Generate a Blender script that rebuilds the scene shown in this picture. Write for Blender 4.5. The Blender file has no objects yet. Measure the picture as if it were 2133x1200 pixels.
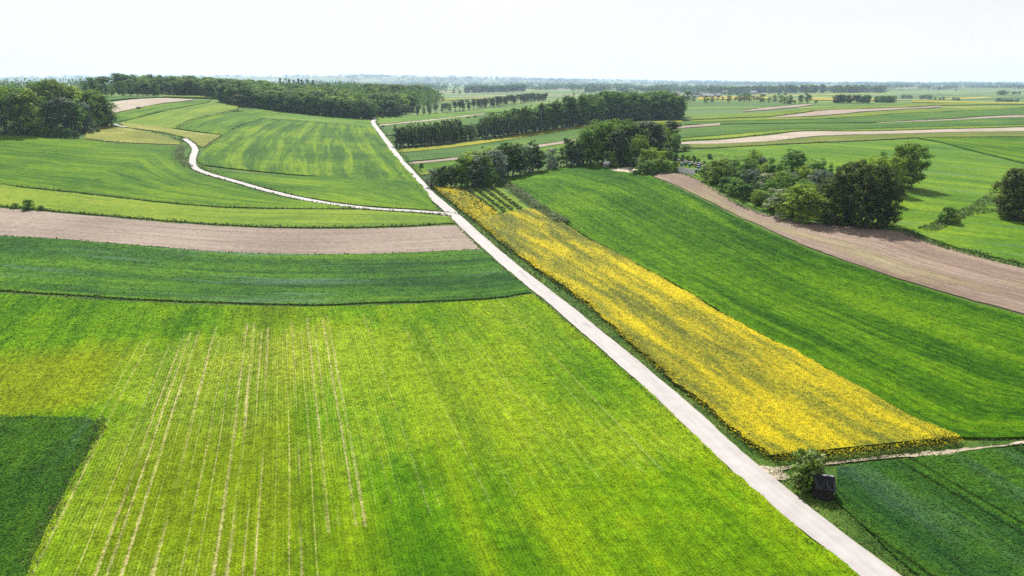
import bpy, math, random
import numpy as np
from mathutils import Vector
from mathutils.geometry import delaunay_2d_cdt

R = math.radians
C = bpy.context.scene.collection
scene = bpy.context.scene
random.seed(7)
rng = np.random.default_rng(11)

# ------------------------------------------------------------------ camera
CAM_H = 42.0
PITCH = R(16.9)
LENS = 24.0
FPX = 2133 * LENS / 36.0
cam_data = bpy.data.cameras.new('camera')
cam_data.lens = LENS
cam_data.sensor_width = 36.0
cam_data.clip_start = 0.5
cam_data.clip_end = 60000
cam = bpy.data.objects.new('camera', cam_data)
C.objects.link(cam)
cam.location = (0, 0, CAM_H)
cam.rotation_euler = (R(90) - PITCH, 0, 0)
scene.camera = cam

# ------------------------------------------------------------------ light
SUN_EL, SUN_AZ = 50.0, -12.0            # azimuth measured from +Y (view direction) towards +X
world = bpy.data.worlds.new('World')
scene.world = world
world.use_nodes = True
wn = world.node_tree
wn.nodes.clear()
w_out = wn.nodes.new('ShaderNodeOutputWorld')
w_bg = wn.nodes.new('ShaderNodeBackground')
w_sky = wn.nodes.new('ShaderNodeTexSky')
w_sky.sky_type = 'NISHITA'
w_sky.sun_disc = False
w_sky.sun_elevation = R(SUN_EL)
w_sky.sun_rotation = R(SUN_AZ)
w_sky.air_density = 1.0
w_sky.dust_density = 2.5
w_sky.ozone_density = 1.0
# thin bright veil of cloud over the whole sky
w_geo = wn.nodes.new('ShaderNodeTexCoord')
w_map = wn.nodes.new('ShaderNodeMapping')
w_map.inputs['Scale'].default_value = (1.6, 1.6, 6.0)
w_noise = wn.nodes.new('ShaderNodeTexNoise')
w_noise.inputs['Scale'].default_value = 2.2
w_noise.inputs['Detail'].default_value = 8
w_ramp = wn.nodes.new('ShaderNodeMapRange')
w_ramp.inputs[1].default_value = 0.35
w_ramp.inputs[2].default_value = 0.72
w_ramp.inputs[3].default_value = 0.78
w_ramp.inputs[4].default_value = 1.0
w_mix = wn.nodes.new('ShaderNodeMix')
w_mix.data_type = 'RGBA'
w_mix.inputs[7].default_value = (9.25, 9.25, 9.36, 1)
L = wn.links.new
L(w_geo.outputs['Generated'], w_map.inputs['Vector'])
L(w_map.outputs[0], w_noise.inputs['Vector'])
L(w_noise.outputs['Fac'], w_ramp.inputs[0])
L(w_ramp.outputs[0], w_mix.inputs[0])
L(w_sky.outputs[0], w_mix.inputs[6])
L(w_mix.outputs[2], w_bg.inputs['Color'])
w_bg.inputs['Strength'].default_value = 0.05
L(w_bg.outputs[0], w_out.inputs['Surface'])

sun_data = bpy.data.lights.new('sun', 'SUN')
sun_data.energy = 5.0
sun_data.angle = R(0.53)
sun_data.color = (1.0, 0.965, 0.90)
sun = bpy.data.objects.new('sun', sun_data)
C.objects.link(sun)
sun.location = (0, 0, 200)
sd = Vector((math.sin(R(SUN_AZ)) * math.cos(R(SUN_EL)), math.cos(R(SUN_AZ)) * math.cos(R(SUN_EL)), math.sin(R(SUN_EL))))
sun.rotation_euler = sd.to_track_quat('Z', 'Y').to_euler()

vs = scene.view_settings
vs.view_transform = 'Standard'
vs.look = 'None'
vs.exposure = 1.1
vs.gamma = 1.0
vs.use_curve_mapping = False
scene.render.engine = 'CYCLES'
scene.cycles.use_denoising = False
scene.cycles.max_bounces = 6
scene.cycles.diffuse_bounces = 3
scene.cycles.transmission_bounces = 4
scene.cycles.volume_bounces = 1
scene.cycles.transparent_max_bounces = 8
scene.cycles.use_adaptive_sampling = False
scene.cycles.adaptive_threshold = 0.02
scene.cycles.sample_clamp_indirect = 4

# ------------------------------------------------------------------ terrain
HILLS = [  # cx, cy, sx, sy, amp
    (-420, 620, 185, 290, 27),
    (-470, 1150, 330, 330, 15),
    (105, 330, 95, 105, 7),
    (420, 640, 260, 160, 9),
    (330, 250, 90, 110, -3),
    (-30, 420, 60, 80, -3),
    (150, 900, 260, 240, 5),
    (700, 1050, 420, 230, 7),
    (-5200, 9000, 2600, 900, 85),
    (-1600, 8200, 1500, 700, 60),
    (600, 9000, 1500, 700, 28),
    (-2300, 3600, 1300, 700, 22),
]
def tz(x, y):
    x = np.asarray(x, float); y = np.asarray(y, float)
    z = np.zeros(np.broadcast(x, y).shape)
    for cx, cy, sx, sy, a in HILLS:
        z = z + a * np.exp(-0.5 * (((x - cx) / sx) ** 2 + ((y - cy) / sy) ** 2))
    d = np.hypot(x, y)
    r = np.clip((d - 350) / 900, 0, 1)
    z = z + r * 2.2 * (np.sin(x / 170 + 1.3 * np.sin(y / 310)) + np.sin(y / 210 + x / 420 + 1.0))
    r2 = np.clip((d - 60) / 200, 0, 1) * 0.35
    z = z + r2 * (np.sin(x / 31 + 0.7) * np.sin(y / 43))
    return z
cP, sP = math.cos(PITCH), math.sin(PITCH)
def ray(px, py):
    a = (px - 1066.5) / FPX; b = -(py - 600.0) / FPX
    return np.array([a, cP + b * sP, -sP + b * cP])
TS = np.geomspace(20, 30000, 1400)
def at(px, py):
    d = ray(px, py)
    z = CAM_H + d[2] * TS - tz(d[0] * TS, d[1] * TS)
    i = np.nonzero(z < 0)[0]
    if len(i) == 0:
        k = np.argmin(z); t = TS[k]
    else:
        k = max(int(i[0]), 1); a, b = TS[k - 1], TS[k]
        for _ in range(30):
            m = 0.5 * (a + b)
            if CAM_H + d[2] * m - float(tz(d[0] * m, d[1] * m)) < 0: b = m
            else: a = m
        t = b
    return np.array([d[0] * t, d[1] * t])
def ats(pts): return np.array([at(*p) for p in pts])
def depth_of(x, y, z): return y * cP + (CAM_H - z) * sP
def azi(px, dist):                       # ground spot in the heading of column px at a given distance
    a = (px - 1066.5) / FPX * cP
    return np.array([a * dist, dist])

def smooth(P, n):
    P = np.asarray(P, float)
    if len(P) == 2:
        t = np.linspace(0, 1, n)[:, None]
        return P[0] * (1 - t) + P[1] * t
    Q = np.vstack([2 * P[0] - P[1], P, 2 * P[-1] - P[-2]])
    out = []
    for i in range(1, len(Q) - 2):
        p0, p1, p2, p3 = Q[i - 1], Q[i], Q[i + 1], Q[i + 2]
        t = np.linspace(0, 1, 24, endpoint=False)[:, None]
        # slightly tightened cardinal spline
        m1, m2 = 0.42 * (p2 - p0), 0.42 * (p3 - p1)
        l = np.linalg.norm(p2 - p1)
        for m in (m1, m2):
            k = np.linalg.norm(m)
            if k > l: m *= l / k
        out.append((2*t**3-3*t**2+1)*p1 + (t**3-2*t**2+t)*m1 + (-2*t**3+3*t**2)*p2 + (t**3-t**2)*m2)
    out.append(P[-1:])
    S = np.vstack(out)
    s = np.concatenate([[0], np.cumsum(np.linalg.norm(np.diff(S, axis=0), axis=1))])
    q = np.linspace(0, s[-1], n)
    return np.stack([np.interp(q, s, S[:, 0]), np.interp(q, s, S[:, 1])], 1)
def length(P): return float(np.sum(np.linalg.norm(np.diff(P, axis=0), axis=1)))

# ------------------------------------------------------------------ mesh building
def np_mesh(name, verts, faces, uv=None, rnd=None, smooth_faces=None):
    """faces: (n,k) int array or list of such arrays"""
    me = bpy.data.meshes.new(name)
    if not isinstance(faces, list): faces = [faces]
    faces = [np.asarray(f, np.int32) for f in faces if len(f)]
    verts = np.asarray(verts, np.float32)
    me.vertices.add(len(verts))
    me.vertices.foreach_set('co', verts.ravel())
    loops = np.concatenate([f.ravel() for f in faces])
    tot = np.concatenate([np.full(len(f), f.shape[1], np.int32) for f in faces])
    start = np.concatenate([[0], np.cumsum(tot)[:-1]]).astype(np.int32)
    me.loops.add(len(loops))
    me.loops.foreach_set('vertex_index', loops)
    me.polygons.add(len(tot))
    me.polygons.foreach_set('loop_start', start)
    me.polygons.foreach_set('loop_total', tot)
    if uv is not None:
        l = me.uv_layers.new(name='UVMap')
        l.data.foreach_set('uv', np.asarray(uv, np.float32)[loops].ravel())
    if rnd is not None:
        a = me.attributes.new('rnd', 'FLOAT', 'POINT')
        a.data.foreach_set('value', np.asarray(rnd, np.float32))
    if smooth_faces is not None:
        me.polygons.foreach_set('use_smooth', np.asarray(smooth_faces, bool))
    me.update()
    return me
def link(name, me, mat=None, parent=None):
    o = bpy.data.objects.new(name, me)
    C.objects.link(o)
    if mat is not None and me is not None and len(me.materials) == 0:
        me.materials.append(mat)
    if parent is not None: o.parent = parent
    return o
def tag(o, label=None, cat=None, group=None, kind=None):
    if label: o['label'] = label
    if cat: o['category'] = cat
    if group: o['group'] = group
    if kind: o['kind'] = kind
    return o
class MB:
    def __init__(s): s.v = []; s.f = []
    def box(s, c, d, rz=0.0, taper=1.0):
        n = len(s.v); cx, cy, cz = c; hx, hy, hz = d[0]/2, d[1]/2, d[2]/2
        for k, zz in ((1, -hz), (taper, hz)):
            for a, b in ((-1,-1),(1,-1),(1,1),(-1,1)):
                x, y = a*hx*k, b*hy*k
                s.v.append((cx + x*math.cos(rz) - y*math.sin(rz), cy + x*math.sin(rz) + y*math.cos(rz), cz + zz))
        for q in ((0,3,2,1),(4,5,6,7),(0,1,5,4),(1,2,6,5),(2,3,7,6),(3,0,4,7)): s.f.append(tuple(n+i for i in q))
        return s
    def tube(s, pts, rad, k=6):
        n0 = len(s.v); pts = [Vector(p) for p in pts]
        for i, p in enumerate(pts):
            d = (pts[min(i+1, len(pts)-1)] - pts[max(i-1, 0)]).normalized()
            u = d.orthogonal().normalized(); w = d.cross(u)
            for j in range(k):
                a = 2*math.pi*j/k
                s.v.append(tuple(p + (u*math.cos(a) + w*math.sin(a))*rad[i]))
        for i in range(len(pts)-1):
            for j in range(k):
                s.f.append((n0+i*k+j, n0+i*k+(j+1)%k, n0+(i+1)*k+(j+1)%k, n0+(i+1)*k+j))
        s.f.append(tuple(n0+(len(pts)-1)*k+j for j in range(k)))
        return s
    def poly(s, vs, fs):
        n = len(s.v); s.v += [tuple(v) for v in vs]; s.f += [tuple(n+i for i in f) for f in fs]; return s
    def mesh(s, name, mat, smooth_it=False):
        me = bpy.data.meshes.new(name); me.from_pydata(s.v, [], s.f); me.materials.append(mat)
        if smooth_it:
            for p in me.polygons: p.use_smooth = True
        me.update(); return me
    def build(s, name, mat, parent=None): return link(name, s.mesh(name, mat), None, parent)

# ------------------------------------------------------------------ materials
class NT:
    def __init__(s, name):
        s.m = bpy.data.materials.new(name); s.m.use_nodes = True
        s.t = s.m.node_tree; s.t.nodes.clear()
        s.out = s.n('ShaderNodeOutputMaterial')
    def n(s, t): return s.t.nodes.new(t)
    def set(s, sock, v):
        if isinstance(v, bpy.types.NodeSocket): s.t.links.new(v, sock)
        elif isinstance(v, (tuple, list)) and len(v) == 3 and sock.type == 'RGBA': sock.default_value = (*v, 1)
        else: sock.default_value = v
    def math(s, op, a, b=0.0, c=None, clamp=False):
        k = s.n('ShaderNodeMath'); k.operation = op; k.use_clamp = clamp
        s.set(k.inputs[0], a); s.set(k.inputs[1], b)
        if c is not None: s.set(k.inputs[2], c)
        return k.outputs[0]
    def rangef(s, v, a, b, c, d):
        k = s.n('ShaderNodeMapRange'); s.set(k.inputs[0], v)
        for i, q in enumerate((a, b, c, d)): s.set(k.inputs[i+1], q)
        return k.outputs[0]
    def mix(s, f, a, b, mode='MIX'):
        k = s.n('ShaderNodeMix'); k.data_type = 'RGBA'; k.blend_type = mode
        s.set(k.inputs[0], f); s.set(k.inputs[6], a); s.set(k.inputs[7], b)
        return k.outputs[2]
    def vscale(s, v, sc, off=(0, 0, 0)):
        k = s.n('ShaderNodeMapping'); s.set(k.inputs['Vector'], v)
        k.inputs['Scale'].default_value = sc; k.inputs['Location'].default_value = off
        return k.outputs[0]
    def noise(s, v, scale=1.0, detail=2.0, rough=0.5, dist=0.0):
        k = s.n('ShaderNodeTexNoise'); s.set(k.inputs['Vector'], v)
        k.inputs['Scale'].default_value = scale; k.inputs['Detail'].default_value = detail
        k.inputs['Roughness'].default_value = rough; k.inputs['Distortion'].default_value = dist
        return k.outputs['Fac']
    def ramp(s, f, stops):
        k = s.n('ShaderNodeValToRGB'); e = k.color_ramp.elements
        while len(e) < len(stops): e.new(0.5)
        for i, (p, c) in enumerate(stops): e[i].position = p; e[i].color = (*c, 1)
        s.set(k.inputs[0], f); return k.outputs[0]
    def sep(s, v):
        k = s.n('ShaderNodeSeparateXYZ'); s.set(k.inputs[0], v); return k.outputs
    def comb(s, x, y, z=0.0):
        k = s.n('ShaderNodeCombineXYZ')
        for i, q in enumerate((x, y, z)): s.set(k.inputs[i], q)
        return k.outputs[0]
    def pos(s): return s.n('ShaderNodeNewGeometry').outputs['Position']
    def uv(s):
        k = s.n('ShaderNodeUVMap'); k.uv_map = 'UVMap'; return k.outputs[0]
    def attr(s, name):
        k = s.n('ShaderNodeAttribute'); k.attribute_name = name; return k.outputs['Fac']
    def white(s, v):
        k = s.n('ShaderNodeTexWhiteNoise'); k.noise_dimensions = '3D'; s.set(k.inputs['Vector'], v); return k.outputs['Value']
    def bump(s, h, strength, dist):
        k = s.n('ShaderNodeBump'); k.inputs['Strength'].default_value = strength
        k.inputs['Distance'].default_value = dist; s.set(k.inputs['Height'], h); return k.outputs[0]
    def finish(s, col, rough=0.8, spec=0.2, normal=None, transl=0.0, metal=0.0):
        p = s.n('ShaderNodeBsdfPrincipled')
        s.set(p.inputs['Base Color'], col); s.set(p.inputs['Roughness'], rough)
        p.inputs['Specular IOR Level'].default_value = spec; p.inputs['Metallic'].default_value = metal
        if normal is not None: s.set(p.inputs['Normal'], normal)
        res = p.outputs[0]
        if transl:
            t = s.n('ShaderNodeBsdfTranslucent'); s.set(t.inputs['Color'], col)
            k = s.n('ShaderNodeMixShader'); k.inputs[0].default_value = transl
            s.t.links.new(res, k.inputs[1]); s.t.links.new(t.outputs[0], k.inputs[2]); res = k.outputs[0]
        s.t.links.new(res, s.out.inputs['Surface']); return s.m

KG = 0.62
def crop_mat(name, dark, mid, light, seed, painted_sheen=None, streak=1.0, lines=None, soil=(0.30, 0.265, 0.12), rough=0.7, wide=0.09, transl=0.12, spread=0.10, tram=None):
    dark, mid, light = [tuple(q * KG for q in c) for c in (dark, mid, light)]
    if painted_sheen: painted_sheen = tuple(q * KG for q in painted_sheen)
    """crop colour from field coordinates (u along the rows, v across, in metres)"""
    k = NT(name); uv = k.uv(); pos = k.pos()
    o = (seed * 13.7, seed * 7.1, seed * 3.3)
    a = k.noise(k.vscale(uv, (0.010, wide, 1), o), 1.0, 3, 0.55, 0.6)
    b = k.noise(k.vscale(uv, (0.025, 0.85, 1), o), 1.0, 2, 0.6, 0.2)
    c = k.noise(k.vscale(pos, (0.022, 0.022, 0.022), o), 1.0, 3, 0.55)
    f = k.math('ADD', k.math('MULTIPLY', a, 0.45 * streak), k.math('MULTIPLY', b, 0.22 * streak))
    f = k.math('ADD', f, k.math('MULTIPLY', c, 1.0 - 0.67 * streak))
    g = k.noise(k.vscale(pos, (1, 1, 0.4), o), 0.9, 6, 0.86)
    g2 = k.noise(k.vscale(pos, (1, 1, 0.4), o), 0.3, 4, 0.7)
    rows = k.noise(k.vscale(uv, (0.12, 3.2, 1), o), 1.0, 2, 0.6)
    f = k.math('ADD', f, k.math('MULTIPLY', k.math('SUBTRACT', g2, 0.5), 0.22))
    col = k.ramp(f, [(0.5 - spread, dark), (0.5, mid), (0.5 + spread, light)])
    if painted_sheen:
        s = k.noise(k.vscale(uv, (0.022, 0.13, 1), (seed * 3.1, 4, 0)), 1.0, 4, 0.6)  # patches of sky sheen painted into the crop's base colour
        col = k.mix(k.math('MULTIPLY', k.rangef(s, 0.54, 0.70, 0, 1), 0.75), col, painted_sheen)
    if lines:
        sp, wd, amt, v0, v1 = lines
        x = k.sep(uv); u, v = x[0], x[1]
        wob = k.noise(k.vscale(uv, (0.03, 0.03, 1)), 1.0, 1)
        vv = k.math('ADD', k.math('DIVIDE', v, sp), k.math('MULTIPLY', wob, 0.5))
        cell = k.math('FLOOR', vv)
        w1 = k.white(k.comb(cell, 0.3, 1.7))
        w3 = k.rangef(k.white(k.comb(cell, 5.3, 2.7)), 0, 1, 0.25, 0.75)
        fr = k.math('ABSOLUTE', k.math('SUBTRACT', k.math('SUBTRACT', vv, cell), w3))
        br = k.noise(k.comb(k.math('MULTIPLY', u, 0.035), k.math('MULTIPLY', cell, 3.7), 0.0), 1.0, 3)
        jit = k.noise(k.vscale(pos, (1, 1, 1)), 2.3, 2)
        wid = k.math('MULTIPLY', k.math('MULTIPLY', k.math('ADD', k.math('MULTIPLY', w1, w1), 0.12), wd / sp), k.rangef(jit, 0.3, 0.7, 0.3, 1.3))
        ln = k.math('LESS_THAN', fr, wid)
        fade = k.math('MULTIPLY', k.rangef(v, v0, v0 + 8, 0, 1), k.rangef(v, v1 - 14, v1, 1, 0.25))
        u_lo = k.rangef(v, -2, 0, 30, 62)
        u_hi = k.math('ADD', 112, k.math('MULTIPLY', w1, 10))
        headland = k.math('MULTIPLY', k.math('GREATER_THAN', k.math('ADD', u, k.math('MULTIPLY', w1, 4)), u_lo), k.math('LESS_THAN', u, u_hi))
        ln = k.math('MULTIPLY', k.math('MULTIPLY', ln, fade), k.math('MULTIPLY', headland, k.rangef(br, 0.34, 0.60, 0.0, amt)))
        # fine drill rows
        fr2 = k.math('ABSOLUTE', k.math('SUBTRACT', k.math('FRACT', k.math('DIVIDE', v, 0.36)), 0.5))
        row = k.math('MULTIPLY', k.rangef(fr2, 0.14, 0.05, 0, 1), k.math('MULTIPLY', k.math('MULTIPLY', fade, headland), k.rangef(c, 0.45, 0.6, 0, 0.5)))
        pale = k.rangef(k.noise(k.vscale(uv, (0.02, 0.05, 1), (9, 2, 0)), 1.0, 2), 0.38, 0.62, 0.0, 1.0)
        yel = k.math('MULTIPLY', k.math('MULTIPLY', fade, pale), 0.42)
        pat = k.math('MULTIPLY', k.math('MULTIPLY', k.rangef(v, -30, -24, 1, 0), k.rangef(u, 92, 97, 0, 1)), k.rangef(u, 112, 122, 1, 0))
        yel = k.math('MAXIMUM', yel, k.math('MULTIPLY', pat, 0.6))
        col = k.mix(yel, col, (0.165, 0.180, 0.004))
        # one wide yellow strip along the rows where the sowing was thin
        ys = k.math('ABSOLUTE', k.math('SUBTRACT', k.math('ADD', v, k.math('MULTIPLY', wob, 3.0)), 15.4))
        col = k.mix(k.math('MULTIPLY', k.rangef(ys, 0.3, 1.7, 1, 0), 0.6), col, (0.135, 0.205, 0.002))
        dk = k.math('ABSOLUTE', k.math('SUBTRACT', k.math('ADD', v, k.math('MULTIPLY', wob, 3.0)), 19.6))
        col = k.mix(k.math('MULTIPLY', k.math('MULTIPLY', k.rangef(dk, 0.8, 2.4, 1, 0), k.rangef(u, 108, 118, 1, 0)), 0.35), col, (0.030, 0.090, 0.002))
        col = k.mix(k.math('MULTIPLY', ln, 0.95), k.mix(row, col, soil), soil)
    r = k.attr('rnd')
    val = k.math('ADD', k.rangef(g, 0.30, 0.70, 0.45, 1.55), k.math('MULTIPLY', r, 0.28))
    val = k.math('MULTIPLY', val, k.rangef(rows, 0.3, 0.7, 0.82, 1.18))
    if tram:
        tv = k.math('FRACT', k.math('DIVIDE', k.math('ADD', k.sep(uv)[1], tram[1]), tram[0]))
        tm = k.math('MINIMUM', k.math('ABSOLUTE', k.math('SUBTRACT', tv, 0.5 - 0.85 / tram[0])), k.math('ABSOLUTE', k.math('SUBTRACT', tv, 0.5 + 0.85 / tram[0])))
        val = k.math('MULTIPLY', val, k.rangef(k.math('ADD', tm, k.math('MULTIPLY', k.math('SUBTRACT', g, 0.5), 0.02)), 0.18 / tram[0], 0.34 / tram[0], tram[2], 1.0))
    col = k.mix(1.0, col, k.comb(val, val, val), 'MULTIPLY')
    nrm = k.bump(g, 0.35, 0.2)
    return k.finish(col, rough, 0.02, nrm, transl)

def soil_mat(name, a, b, seed, tint=None):
    a, b = [tuple(q * 0.56 for q in c) for c in (a, b)]
    if tint: tint = tuple(q * 0.56 for q in tint)
    k = NT(name); uv = k.uv(); pos = k.pos(); o = (seed * 5.1, seed * 9.7, 0)
    n1 = k.noise(k.vscale(uv, (0.012, 0.5, 1), o), 1.0, 4, 0.6)
    n2 = k.noise(k.vscale(uv, (0.02, 2.6, 1), o), 1.0, 2, 0.6)
    n3 = k.noise(k.vscale(pos, (0.03, 0.03, 0.03), o), 1.0, 3)
    g = k.noise(pos, 0.8, 6, 0.85)
    f = k.math('ADD', k.math('MULTIPLY', n1, 0.35), k.math('ADD', k.math('MULTIPLY', n2, 0.3), k.math('MULTIPLY', n3, 0.35)))
    col = k.ramp(f, [(0.41, a), (0.58, b)])
    if tint:
        t = k.noise(k.vscale(uv, (0.02, 0.09, 1), (3, 5, 0)), 1.0, 3)
        col = k.mix(k.rangef(t, 0.5, 0.7, 0, 0.55), col, tint)
    v = k.math('ADD', k.rangef(g, 0.3, 0.7, 0.72, 1.28), k.math('MULTIPLY', k.attr('rnd'), 0.2))
    fu = k.noise(k.vscale(uv, (0.03, 1.4, 1), o), 1.0, 3, 0.75)
    v = k.math('MULTIPLY', v, k.rangef(fu, 0.3, 0.7, 0.70, 1.26))
    col = k.mix(1.0, col, k.comb(v, v, v), 'MULTIPLY')
    return k.finish(col, 0.95, 0.05, k.bump(k.math('ADD', n2, g), 0.6, 0.2))

def leaf_mat(name, col, alt, jitter=0.4, transl=0.26, blossom=None, rough=0.6):
    k = NT(name)
    oi = k.n('ShaderNodeObjectInfo').outputs['Random']
    r = k.attr('rnd')
    pos = k.pos()
    n = k.noise(pos, 0.35, 2)
    col, alt = [tuple(q * 1.75 for q in z) for z in (col, alt)]
    c = k.mix(k.math('ADD', k.math('MULTIPLY', oi, 0.6), k.math('MULTIPLY', n, 0.4)), col, alt)
    if blossom:
        c = k.mix(k.math('GREATER_THAN', r, 0.25), c, blossom)
    v = k.math('ADD', k.math('ADD', 0.95 - jitter * 0.5, k.math('MULTIPLY', oi, jitter)), k.math('MULTIPLY', r, 0.5))
    c = k.mix(1.0, c, k.comb(v, v, v), 'MULTIPLY')
    return k.finish(c, rough, 0.06, None, transl)

def plain_mat(name, col, rough=0.7, var=0.25, scale=3.0, spec=0.2, bump=0.15):
    k = NT(name); pos = k.n('ShaderNodeTexCoord').outputs['Object']
    n = k.noise(pos, scale, 4, 0.6)
    v = k.rangef(n, 0.25, 0.75, 1 - var, 1 + var)
    return k.finish(k.mix(1.0, col, k.comb(v, v, v), 'MULTIPLY'), rough, spec, k.bump(n, bump, 0.03))

# grounds
M = {}
M['f_near'] = crop_mat('crop_sparse_barley', (0.056, 0.165, 0.002), (0.120, 0.262, 0.002), (0.22, 0.345, 0.003), 1, lines=(1.25, 0.19, 0.9, -29, 12), streak=0.75, spread=0.085)
M['f_dark'] = crop_mat('crop_dark_wheat', (0.014, 0.052, 0.008), (0.028, 0.092, 0.009), (0.055, 0.14, 0.008), 2, painted_sheen=(0.045, 0.105, 0.055), streak=0.5)
M['f_blue'] = crop_mat('crop_bluish_wheat', (0.022, 0.075, 0.014), (0.045, 0.135, 0.014), (0.095, 0.21, 0.012), 3, painted_sheen=(0.10, 0.19, 0.11), wide=0.14, tram=(16.0, 5.0, 0.78))
M['f_mid'] = crop_mat('crop_green_barley', (0.030, 0.100, 0.003), (0.076, 0.168, 0.003), (0.150, 0.25, 0.004), 4, wide=0.12)
M['f_light'] = crop_mat('crop_pale_meadow', (0.09, 0.17, 0.014), (0.15, 0.24, 0.016), (0.22, 0.29, 0.025), 5, wide=0.1)
M['f_wavy'] = crop_mat('crop_wavy_barley', (0.027, 0.090, 0.003), (0.066, 0.152, 0.003), (0.155, 0.25, 0.004), 6, wide=0.16, spread=0.085)
M['f_bright'] = crop_mat('crop_bright_wheat', (0.019, 0.076, 0.002), (0.054, 0.148, 0.002), (0.118, 0.235, 0.003), 7, wide=0.13, streak=1.1, spread=0.10)
M['f_right'] = crop_mat('crop_dark_cereal', (0.012, 0.05, 0.012), (0.026, 0.085, 0.016), (0.05, 0.135, 0.012), 8, painted_sheen=(0.065, 0.125, 0.075), wide=0.2, tram=(15.0, 2.0, 0.45))
M['f_meadow'] = crop_mat('meadow_soft', (0.06, 0.15, 0.012), (0.105, 0.21, 0.014), (0.175, 0.28, 0.016), 9, painted_sheen=(0.12, 0.20, 0.10), wide=0.08)
M['f_olive'] = crop_mat('crop_olive_strip', (0.10, 0.145, 0.025), (0.145, 0.185, 0.035), (0.20, 0.22, 0.045), 10, wide=0.05)
M['f_far1'] = crop_mat('crop_far_green', (0.045, 0.11, 0.018), (0.075, 0.16, 0.022), (0.12, 0.20, 0.026), 11, wide=0.03)
M['f_far2'] = crop_mat('crop_far_yellowgreen', (0.10, 0.18, 0.018), (0.155, 0.22, 0.02), (0.22, 0.26, 0.028), 12, wide=0.03)
M['f_yellow'] = crop_mat('crop_far_rapeseed', (0.20, 0.22, 0.02), (0.36, 0.30, 0.015), (0.48, 0.38, 0.015), 13, wide=0.05)
M['f_dry'] = crop_mat('crop_dry_grass', (0.16, 0.19, 0.03), (0.24, 0.26, 0.05), (0.40, 0.36, 0.13), 14, wide=0.05, streak=0.5)
M['soil_pink'] = soil_mat('soil_rosy', (0.24, 0.19, 0.155), (0.365, 0.30, 0.25), 1)
M['soil_warm'] = soil_mat('soil_warm', (0.205, 0.148, 0.115), (0.325, 0.25, 0.198), 2, tint=(0.30, 0.29, 0.12))
M['soil_far'] = soil_mat('soil_far', (0.29, 0.23, 0.185), (0.40, 0.33, 0.27), 3)
M['soil_beige'] = soil_mat('soil_beige', (0.36, 0.30, 0.235), (0.48, 0.415, 0.335), 4)

def rape_mat():
    k = NT('rapeseed_bloom'); uv = k.uv(); pos = k.pos()
    a = k.noise(k.vscale(uv, (0.022, 0.16, 1)), 1.0, 4, 0.6, 0.4)
    b = k.noise(k.vscale(uv, (0.06, 0.5, 1), (3, 3, 0)), 1.0, 3, 0.6)
    c = k.noise(pos, 0.05, 3)
    x = k.sep(uv)
    edge = k.rangef(x[1], 18.0, 27.0, 0.0, 0.10)
    near = k.rangef(x[0], 60, 190, 0.09, 0.0)
    f = k.math('ADD', k.math('MULTIPLY', a, 0.5), k.math('ADD', k.math('MULTIPLY', b, 0.3), k.math('MULTIPLY', c, 0.2)))
    f = k.math('ADD', k.math('MULTIPLY', k.math('SUBTRACT', f, 0.5), 1.22), 0.505)
    f = k.math('ADD', k.math('ADD', f, edge), near)
    r = k.attr('rnd')
    g = k.noise(pos, 1.4, 5, 0.85)
    f = k.math('ADD', f, k.math('ADD', k.math('MULTIPLY', r, 0.08), k.math('MULTIPLY', k.math('SUBTRACT', g, 0.5), 0.34)))
    col = k.ramp(f, [(0.43, (0.055, 0.075, 0.010)), (0.54, (0.14, 0.15, 0.010)), (0.62, (0.29, 0.25, 0.004)), (0.74, (0.45, 0.36, 0.003))])
    val = k.math('ADD', k.rangef(g, 0.3, 0.7, 0.76, 1.24), k.math('MULTIPLY', r, 0.12))
    col = k.mix(1.0, col, k.comb(val, val, val), 'MULTIPLY')
    return k.finish(col, 0.8, 0.1, k.bump(g, 0.5, 0.3), 0.15)
M['rape'] = rape_mat()
def rape_green_mat():
    k = NT('rapeseed_stalks'); n = k.noise(k.pos(), 2.0, 3)
    v = k.math('MULTIPLY', k.attr('rnd'), 0.4)
    c = k.mix(n, (0.022, 0.045, 0.008), (0.06, 0.085, 0.018))
    v = k.math('ADD', 1.0, v)
    return k.finish(k.mix(1.0, c, k.comb(v, v, v), 'MULTIPLY'), 0.8, 0.1, None, 0.25)
M['stalk'] = rape_green_mat()

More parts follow.
